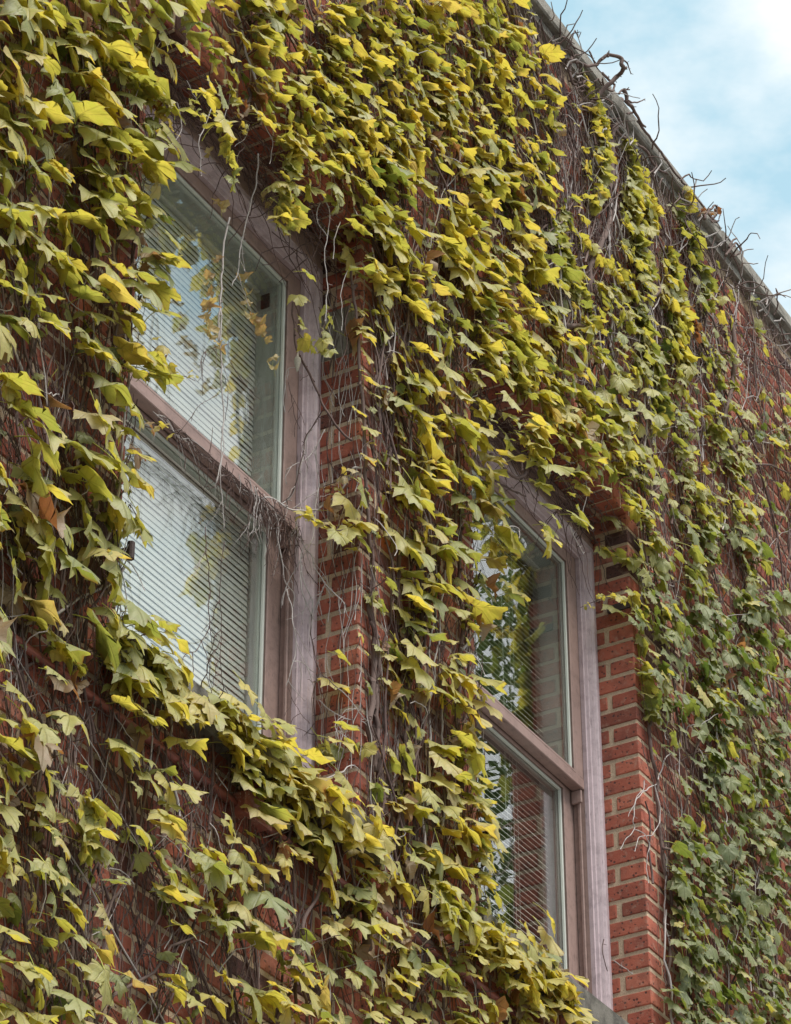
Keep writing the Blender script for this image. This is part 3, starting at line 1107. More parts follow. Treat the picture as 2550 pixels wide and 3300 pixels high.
def leaf_geo(seed, curl=1.0, lobed=1.0, petiole=True, dead=False):
    rg = random.Random(seed)
    o = leaf_outline(rg, lobed)
    n_ = len(o)
    c0 = (0.0, 0.28)
    fold = rg.uniform(-0.12, 0.30) * curl
    droop = rg.uniform(0.10, 0.55) * curl
    sidec = rg.uniform(0.25, 1.15) * curl
    ph = [rg.uniform(0, 6.28) for _ in range(4)]
    wa = rg.uniform(0.04, 0.085) * curl
    tw = rg.uniform(-0.35, 0.35) * curl
    if dead:
        fold, droop, sidec, wa = rg.uniform(0.4, 0.9), rg.uniform(0.5, 1.1), rg.uniform(-1.5, 1.6), 0.13

    def lift(x, y):
        r_ = math.hypot(x, y - 0.2)
        th = math.atan2(y - 0.2, x)
        z = fold * abs(x) - sidec * x * x - droop * max(0, y) ** 2 + tw * x * y
        z += wa * r_ * 1.7 * math.sin(4 * th + ph[0]) + wa * r_ * r_ * 1.8 * math.sin(7 * th + ph[1]) + 0.02 * math.sin(9 * x + ph[2]) * math.sin(8 * y + ph[3])
        return (x, y - 0.12 * droop * y * y, z)
    V, UV, ED, F = [], [], [], []
    rings = [(1.0, 1.0), (0.80, 0.30), (0.45, 0.0)]
    for s_, e_ in rings:
        for (x, y) in o:
            X_, Y_ = c0[0] + (x - c0[0]) * s_, c0[1] + (y - c0[1]) * s_
            V.append(lift(X_, Y_)); UV.append((X_ * 0.6 + 0.5, Y_ * 0.6 + 0.2)); ED.append(e_)
    ci = len(V)
    V.append(lift(*c0)); UV.append((0.5, c0[1] * 0.6 + 0.2)); ED.append(0.0)
    for k in range(len(rings) - 1):
        for i in range(n_):
            j = (i + 1) % n_
            F.append((k * n_ + i, k * n_ + j, (k + 1) * n_ + j, (k + 1) * n_ + i))
    for i in range(n_):
        F.append(((len(rings) - 1) * n_ + i, (len(rings) - 1) * n_ + (i + 1) % n_, ci))
    mi = [0] * len(F)
    if petiole:
        L = rg.uniform(0.45, 0.95)
        side = rg.uniform(-0.25, 0.25)
        zz = rg.uniform(-0.05, 0.4)
        pt = [(0, 0.03, -0.004), (side * 0.3, -L * 0.33, -zz * 0.15), (side * 0.7, -L * 0.66, -zz * 0.5), (side, -L, -zz)]
        q_ = MB()
        q_.tube(pt, [0.017, 0.014, 0.014, 0.018], 3, cap=False)
        b0 = len(V)
        V += q_.v
        F += [tuple(i + b0 for i in f) for f in q_.f]
        UV += [(0.5, 0.2)] * len(q_.v); ED += [0.0] * len(q_.v)
        mi += [1] * len(q_.f)
    return V, F, UV, ED, mi


GEO = [leaf_geo(100 + i, 1.0, 1.0) for i in range(28)]
GEO_S = [leaf_geo(300 + i, 0.8, 0.35) for i in range(8)]
GEO_D = [leaf_geo(500 + i, 1.0, 0.8, dead=True) for i in range(6)]
ALLGEO = GEO + GEO_S + GEO_D
leaf_meshes = []
for i, g_ in enumerate(ALLGEO):
    q = MB()
    q.add(g_[0], g_[1], 0.0, g_[2], g_[3], g_[4])
    q.smooth, q.recalc = True, False
    leaf_meshes.append(q.mesh('leaf', [M['leaf'], M['petiole']]))

vroot = {}
for k_, lab in VINES.items():
    vroot[k_] = thing('ivy_vine', lab, 'ivy', (0, 0, 0), 'ivy plants covering the wall')
leaves = {k_: [] for k_ in VINES}       # (size, matrix, variant, tone)


def leaf_frame(yaw_, pit, roll):
    """tip direction leaves the wall (-Y), swung by yaw_, dipped by pit; roll about the tip axis"""
    t_ = Vector((math.sin(yaw_) * math.cos(pit), -math.cos(yaw_) * math.cos(pit), -math.sin(pit)))
    s_ = t_.cross(Vector((0, 0, 1))).normalized()
    n_ = s_.cross(t_)
    m_ = Matrix((s_, t_, n_)).transposed()
    return (m_ @ Matrix.Rotation(roll, 3, 'Y'))


def put_leaf(P, size, yaw_, pit, roll, var, tone, vine):
    m_ = leaf_frame(yaw_, pit, roll).to_4x4()
    M_ = Matrix.Translation(P) @ m_ @ Matrix.Scale(size, 4)
    leaves[vine].append((size, M_, var, tone))


def in_window(P):
    for a_, b_ in WIN:
        if a_ < P.x < b_ and ZB < P.z < ZT:
            return True
    return False


rl = random.Random(11)


def pose(up=0.20, sg=0.13):
    """blades turned up to the light: tips lean out from the wall and dip about forty degrees"""
    ps = rl.gauss(0.0, 0.32)
    A_ = 0.42 * math.cos(ps) - 0.72 * math.sin(ps)
    tt = max(-0.5, min(0.5, rl.gauss(-up, sg)))
    p_ = math.asin(max(-0.98, min(0.98, tt / math.hypot(A_, 0.55)))) + math.atan2(0.55, A_)
    return ps, max(R(8), min(R(74), p_))


for (yc, segs) in ROWS:
    for (xa, xb, dens) in segs:
        far = min(1.0, max(0.0, (xa + xb) / 2 / 1600))
        # typical leaf blade width in metres
        base = 0.098 - 0.022 * far
        if xa >= 1190 and yc < 1150:
            base = 0.052
        if xa >= 1320 and yc >= 1150:
            base = 0.057
        if 400 <= xa <= 640 and yc < 460:
            base = 0.066
        area = (xb - xa) * 70.0
        Pm = at((xa + xb) / 2, yc, -0.06)
        sc_ = (FPX / 1.51066) / (Pm - CAM).length
        la = (base * sc_) ** 2 * 0.46
        cnt = dens / 9.0 * (2.5 + 0.7 * (yc < 1200 and xa > 500) + 1.0 * (yc > 1400 and xa < 1000) + 0.3 * (xa < 330) - 0.1 * (xa >= 1320 and yc > 1150)) * area / la
        cnt = int(cnt) + (1 if rl.random() < cnt - int(cnt) else 0)
        for _ in range(cnt):
            px, py = rl.uniform(xa, xb), rl.uniform(yc - 35, yc + 35)
            off = rl.uniform(0.045, 0.115) * (0.7 if base < 0.09 else 1.0)
            size = base * min(1.45, max(0.32, rl.gauss(0.92, 0.30)))
            if px < 330 and yc < 1500 and rl.random() < 0.25:
                size *= 1.2
            if 6.6 < at(px, py, 0).x < 6.98 and 5.6 < at(px, py, 0).z < 7.7:
                off *= 0.35
                if at(px, py, 0).x < 6.88:
                    size *= 0.72
                    if rl.random() < 0.5:
                        continue
            P = at(px, py, -off - size * 0.25)      # where the blade centre should show
            P0 = at(px, py, 0.0)
            onjamb = False
            if ZB + 0.30 < P.z < ZT - 0.10:
                for a_, b_ in WIN:
                    if a_ - 0.02 < P.x < a_ + 0.60:      # overhangs the opening from the pier on its left: stands further out
                        P = at_x(px, py, a_ - rl.uniform(0.0, 0.05))
                        if P.y < -0.34:
                            P = None
                        break
                    if b_ - 0.66 < P0.x < b_ + 0.02:     # over the reveal on the right: grows on the jamb
                        P = at_x(px, py, b_ - 0.04)
                        onjamb = True
                        if rl.random() < 0.3 and P0.z < 7.45:
                            P = None
                            break
                        if P.y > 0.12:
                            P = at(px, py, -off) if P0.z > 7.45 and rl.random() < 0.8 else None
                            onjamb = False
                        break
            if P is None:
                continue
            if P.z > 9.93:
                continue
            # clumps and gaps
            gate = noise.noise(Vector((P.x * 5.5, 0.3, P.z * 4.0))) + 0.5 * noise.noise(Vector((P.x * 14, 7, P.z * 9)))
            if gate < -0.22 and rl.random() < 0.5:
                continue
            if px > 1190 and yc < 1250:
                st = noise.noise(Vector((P.x * 4.3, 11.5, P.z * 0.55)))
                if st < 0.06 and rl.random() < 0.88:
                    continue
            if px > 1330 and yc >= 1250 and noise.noise(Vector((P.x * 6.0, 4.5, P.z * 0.7))) < -0.12 and rl.random() < 0.6:
                continue
            yw, pit = pose()
            roll = R(rl.gauss(0, 9))
            zone_green = px > 1290 and not (yc < 700 and px < 1300)
            if zone_green:
                pit = R(rl.gauss(54, 13))
                yw = rl.gauss(0, 0.4)
                tone = rl.gauss(0.40 - 0.16 * (yc > 1250), 0.09)
                if yc < 1150:
                    tone += 0.14
                if rl.random() < 0.10:
                    tone = rl.uniform(0.55, 0.78)
                if px < 1430 and rl.random() < 0.35:
                    tone = rl.uniform(0.45, 0.75)
            else:
                edge_left = px < 400
                tone = rl.gauss(0.60 if edge_left else 0.69, 0.11)
                if yc > 1400 and px < 520:
                    tone = rl.gauss(0.62, 0.09)
                    size *= 0.84
                if 1140 < px < 1330 and 950 < yc < 1250:
                    tone -= 0.14
                if rl.random() < 0.12:
                    tone = rl.uniform(0.3, 0.5)
            tone = min(0.86, max(0.03, tone))
            small = size < base * 0.62
            var = rl.randrange(28)
            if base < 0.09 or small:
                var = 28 + rl.randrange(8) if rl.random() < 0.6 else var
            if rl.random() < 0.016 and not zone_green:
                var, tone = 36 + rl.randrange(6), rl.uniform(0.95, 1.0)
                size *= 0.8
            elif rl.random() < 0.05 and not zone_green:
                tone = rl.uniform(0.87, 0.93)
            fr = leaf_frame(yw, pit, roll)
            base_pt = P - fr @ Vector((0, 0.32 * size, -0.05 * size))
            if base_pt.y > -0.012 and not onjamb:
                base_pt.y = -0.012
            put_leaf(base_pt, size, yw, pit, roll, var, tone, vine_of(px, py))

# the bright fringe of leaves lying over the stone sill of the left window, and its corner
for _ in range(175):
    u = rl.random()
    if rl.random() < 0.66:
        px = 235 + (830 - 235) * u
        py = 1350 + (1790 - 1350) * u + rl.gauss(10, 42)
    else:
        px = 940 + (1250 - 940) * u
        py = 1900 + (2150 - 1900) * u + rl.gauss(8, 26)
    size = rl.uniform(0.05, 0.115)
    P = at(px, py, -rl.uniform(0.07, 0.14))
    yw, pit = pose()
    roll = R(rl.gauss(0, 10))
    fr = leaf_frame(yw, pit, roll)
    put_leaf(P - fr @ Vector((0, 0.32 * size, 0)), size, yw, pit, roll, rl.randrange(28), min(0.86, rl.gauss(0.60 + 0.18 * u, 0.07)), vine_of(px, py))

# leaves draped over the lintels of both windows
for wi, (a, b) in enumerate(WIN):
    for _ in range((60, 150)[wi]):
        x = rl.uniform(a - 0.05, b + 0.1)
        if wi == 0 and x < b - 0.45 and rl.random() < 0.6:
            continue
        z = rl.uniform(7.80, 8.12) - (0.07 if rl.random() < 0.3 else 0)
        size = rl.uniform(0.045, 0.085)
        yw, pit = pose()
        P = Vector((x, -rl.uniform(0.03, 0.10), z))
        px, py = to_px(P)
        put_leaf(P, size, yw, pit, R(rl.gauss(0, 10)), rl.randrange(36), min(0.86, rl.gauss(0.55, 0.12)), vine_of(px, py))

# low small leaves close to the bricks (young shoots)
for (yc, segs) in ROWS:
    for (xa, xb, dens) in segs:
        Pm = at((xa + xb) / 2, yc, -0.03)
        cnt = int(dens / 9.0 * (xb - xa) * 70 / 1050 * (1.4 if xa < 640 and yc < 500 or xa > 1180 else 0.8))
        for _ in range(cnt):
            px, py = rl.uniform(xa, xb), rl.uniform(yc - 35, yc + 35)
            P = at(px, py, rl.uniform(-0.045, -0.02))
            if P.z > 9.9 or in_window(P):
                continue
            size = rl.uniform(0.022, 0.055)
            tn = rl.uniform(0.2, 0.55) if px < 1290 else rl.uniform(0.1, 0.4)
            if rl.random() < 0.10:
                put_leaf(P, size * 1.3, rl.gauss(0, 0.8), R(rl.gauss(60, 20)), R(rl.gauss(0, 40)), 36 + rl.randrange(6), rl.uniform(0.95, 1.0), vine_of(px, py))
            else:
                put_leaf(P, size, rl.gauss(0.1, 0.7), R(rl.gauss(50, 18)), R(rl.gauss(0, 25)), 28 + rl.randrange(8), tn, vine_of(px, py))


def shoot(pts_px, Y, n_, s0, s1, tone, vine, both=True):
    """a leafy shoot: stem through the given view pixels with small paired leaves; returns the 3D path"""
    Ys = Y if hasattr(Y, '__len__') else [Y] * len(pts_px)
    path = smoothpath([at(x, y, yy) for (x, y), yy in zip(pts_px, Ys)], 6, 0.003, rl.uniform(0, 50))
    m_ = len(path) - 1
    for i in range(n_):
        u = (i + 0.5) / n_
        P = path[int(u * m_)]
        size = s0 + (s1 - s0) * u
        sd_ = 1 if i % 2 else -1
        put_leaf(P + Vector((rl.gauss(0, 0.006), -0.004 - rl.random() * 0.012, rl.gauss(0, 0.012))), size * rl.uniform(0.5, 1.15), sd_ * rl.uniform(0.2, 1.5), R(rl.gauss(42, 20)), R(rl.gauss(0, 30)),
                 28 + rl.randrange(8), max(0.05, tone + 0.18 + rl.gauss(0, 0.09)), vine)
    return path


stems = {k_: MB() for k_ in VINES}
twigs = {k_: MB() for k_ in VINES}
pales = {k_: MB() for k_ in VINES}


def z3(ox, oy, sc_, pts):      # zoomed crop coordinates -> 1688-wide view
    return [((ox + sc_ * x) / 1.51066, (oy + sc_ * y) / 1.51066) for x, y in pts]


A = 0.4739
hang = [
    (z3(160, 160, A, [(1130, 440), (1160, 520), (1185, 600), (1210, 690), (1215, 760), (1235, 830), (1230, 890)]), -0.03, 14, 0.055, 0.045, 0.38, 'above'),
    (z3(160, 160, A, [(1200, 210), (1235, 300), (1245, 380), (1275, 450), (1300, 540), (1310, 560)]), -0.04, 14, 0.05, 0.022, 0.5, 'above'),
    (z3(160, 160, A, [(1560, 640), (1590, 750), (1610, 850), (1600, 950), (1620, 1050), (1590, 1130)]), -0.04, 14, 0.06, 0.04, 0.4, 'above'),
    (z3(160, 160, A, [(1640, 600), (1660, 700), (1650, 800), (1640, 900), (1610, 980)]), -0.06, 14, 0.06, 0.04, 0.5, 'above'),
    (z3(160, 160, A, [(700, 330), (720, 400), (740, 450), (790, 510), (850, 560)]), -0.05, 12, 0.045, 0.018, 0.62, 'left'),
    (z3(160, 160, A, [(450, 140), (520, 180), (580, 260), (640, 300), (680, 340)]), -0.07, 16, 0.04, 0.06, 0.42, 'left'),
    (z3(160, 160, A, [(920, 350), (980, 400), (1030, 430), (1080, 470)]), -0.03, 8, 0.03, 0.02, 0.5, 'above'),
    (z3(160, 160, A, [(1540, 880), (1560, 1000), (1545, 1100), (1540, 1160), (1600, 1130), (1640, 1240)]), -0.02, 9, 0.085, 0.075, 0.42, 'above'),
    (z3(800, 950, A, [(300, 20), (350, 150), (340, 250), (400, 330), (430, 350)]), 0.10, 6, 0.07, 0.05, 0.42, 'above'),
    (z3(800, 950, A, [(480, 80), (520, 180), (500, 250), (510, 330), (550, 370)]), 0.02, 7, 0.07, 0.05, 0.44, 'middle'),
    (z3(160, 950, A, [(700, 350), (750, 400), (800, 480), (850, 540), (930, 560), (990, 580)]), 0.0, 14, 0.045, 0.014, 0.6, 'left'),
    (z3(160, 950, A, [(620, 880), (700, 910), (760, 915), (795, 915)]), 0.05, 7, 0.04, 0.02, 0.68, 'left'),
    (z3(800, 950, A, [(780, 1530), (650, 1600), (540, 1590), (460, 1540), (400, 1510), (345, 1500)]), [-0.02, 0, 0.03, 0.08, 0.12, 0.13], 13, 0.085, 0.05, 0.55, 'pier'),
    (z3(800, 1700, A, [(780, 1490), (700, 1480), (600, 1490), (520, 1490), (480, 1500)]), [-0.01, 0.03, 0.07, 0.1, 0.13], 9, 0.06, 0.075, 0.35, 'pier'),
    (z3(800, 950, A, [(700, 1170), (640, 1230), (600, 1270), (560, 1290), (510, 1310), (520, 1380)]), [-0.01, 0.03, 0.06, 0.09, 0.12, 0.12], 9, 0.04, 0.02, 0.72, 'pier'),
    (z3(1500, 1400, .5332, [(960, 990), (920, 990), (860, 985), (800, 1000), (740, 1025), (695, 1045)]), [-0.01, -0.02, -0.01, 0.0, 0.05, 0.08], 14, 0.05, 0.014, 0.5, 'middle'),
    (z3(1500, 1400, .5332, [(1060, 790), (1000, 760), (920, 740), (850, 720), (800, 715)]), [-0.02, 0, 0.03, 0.06, 0.08], 9, 0.08, 0.05, 0.35, 'middle'),
    (z3(1500, 1400, .5332, [(1000, 980), (1030, 1120), (1060, 1250), (1060, 1400), (1070, 1500), (1090, 1640), (1100, 1680)]), -0.015, 22, 0.065, 0.06, 0.33, 'right'),
    (z3(160, 2300, A, [(260, 560), (250, 640), (270, 700), (250, 780), (220, 850), (230, 930), (300, 970)]), -0.10, 20, 0.075, 0.04, 0.4, 'below'),
    (z3(160, 1700, A, [(20, 810), (80, 850), (140, 900), (190, 960), (205, 1000)]), -0.06, 14, 0.05, 0.02, 0.6, 'left'),
    (z3(160, 2300, A, [(1560, 860), (1580, 930), (1570, 1020), (1575, 1100)]), -0.10, 6, 0.05, 0.05, 0.7, 'below'),
    (z3(900, 2300, A, [(860, 1380), (850, 1440), (840, 1500), (850, 1560)]), -0.08, 9, 0.03, 0.05, 0.9, 'lowpier'),
    # streams of small leaves under the coping
    (z3(1600, 160, A, [(650, 330), (680, 450), (690, 520), (720, 620), (720, 700), (710, 800), (700, 900), (670, 1000), (650, 1080)]), -0.03, 44, 0.065, 0.075, 0.42, 'top'),
    (z3(1600, 160, A, [(600, 250), (650, 350), (660, 480), (700, 600), (740, 700)]), -0.03, 18, 0.055, 0.055, 0.48, 'top'),
    (z3(1600, 160, A, [(860, 600), (900, 720), (910, 900), (900, 1000), (920, 1100), (920, 1250), (950, 1350), (960, 1450), (1000, 1500)]), -0.03, 60, 0.07, 0.085, 0.36, 'top'),
    (z3(1600, 160, A, [(880, 980), (960, 1010), (1030, 1040), (1060, 1100), (1040, 1200)]), -0.04, 26, 0.07, 0.065, 0.5, 'top'),
    (z3(1600, 160, A, [(450, 1100), (420, 1200), (430, 1350), (470, 1450), (500, 1600), (540, 1700)]), -0.03, 38, 0.065, 0.065, 0.34, 'top'),
    (z3(1600, 160, A, [(370, 1150), (380, 1300), (420, 1450), (430, 1560)]), -0.03, 24, 0.05, 0.055, 0.34, 'top'),
    (z3(1600, 160, A, [(560, 1300), (620, 1340), (690, 1430), (760, 1500), (830, 1560), (900, 1620)]), -0.03, 26, 0.06, 0.06, 0.48, 'top'),
    (z3(1600, 160, A, [(1200, 1050), (1250, 1180), (1300, 1250), (1330, 1400), (1390, 1500), (1400, 1650), (1420, 1760)]), -0.03, 46, 0.07, 0.07, 0.30, 'farright'),
    (z3(1600, 160, A, [(1150, 1350), (1170, 1450), (1200, 1550), (1210, 1650), (1230, 1760)]), -0.03, 30, 0.07, 0.08, 0.38, 'farright'),
    (z3(1600, 160, A, [(1280, 930), (1300, 1000), (1310, 1080)]), -0.08, 9, 0.05, 0.04, 0.6, 'farright'),
    (z3(1600, 160, A, [(1380, 1100), (1420, 1090), (1460, 1080), (1480, 1060)]), -0.10, 7, 0.05, 0.03, 0.8, 'farright'),
    (z3(1700, 800, .4147, [(380, 150), (390, 300), (450, 400), (470, 520), (420, 620)]), -0.03, 26, 0.055, 0.06, 0.36, 'top'),
    (z3(1700, 800, .4147, [(820, 380), (860, 500), (880, 620), (920, 760), (960, 900), (1010, 1080), (1010, 1250), (1000, 1380)]), -0.03, 54, 0.075, 0.085, 0.28, 'top'),
    (z3(1700, 800, .4147, [(1050, 350), (1130, 480), (1180, 600), (1150, 720), (1180, 850), (1220, 1000)]), -0.04, 40, 0.08, 0.08, 0.5, 'farright'),
    (z3(1700, 800, .4147, [(1240, 460), (1250, 540), (1290, 600), (1290, 680)]), -0.05, 12, 0.055, 0.06, 0.84, 'farright'),
]
for pts, Y, n_, s0, s1, tn, vn in hang:
    pa = shoot(pts, Y, n_, s0, s1, tn, vn)
    twigs[vn].tube(pa, [0.0022 - 0.0011 * i / len(pa) for i in range(len(pa))], 4)

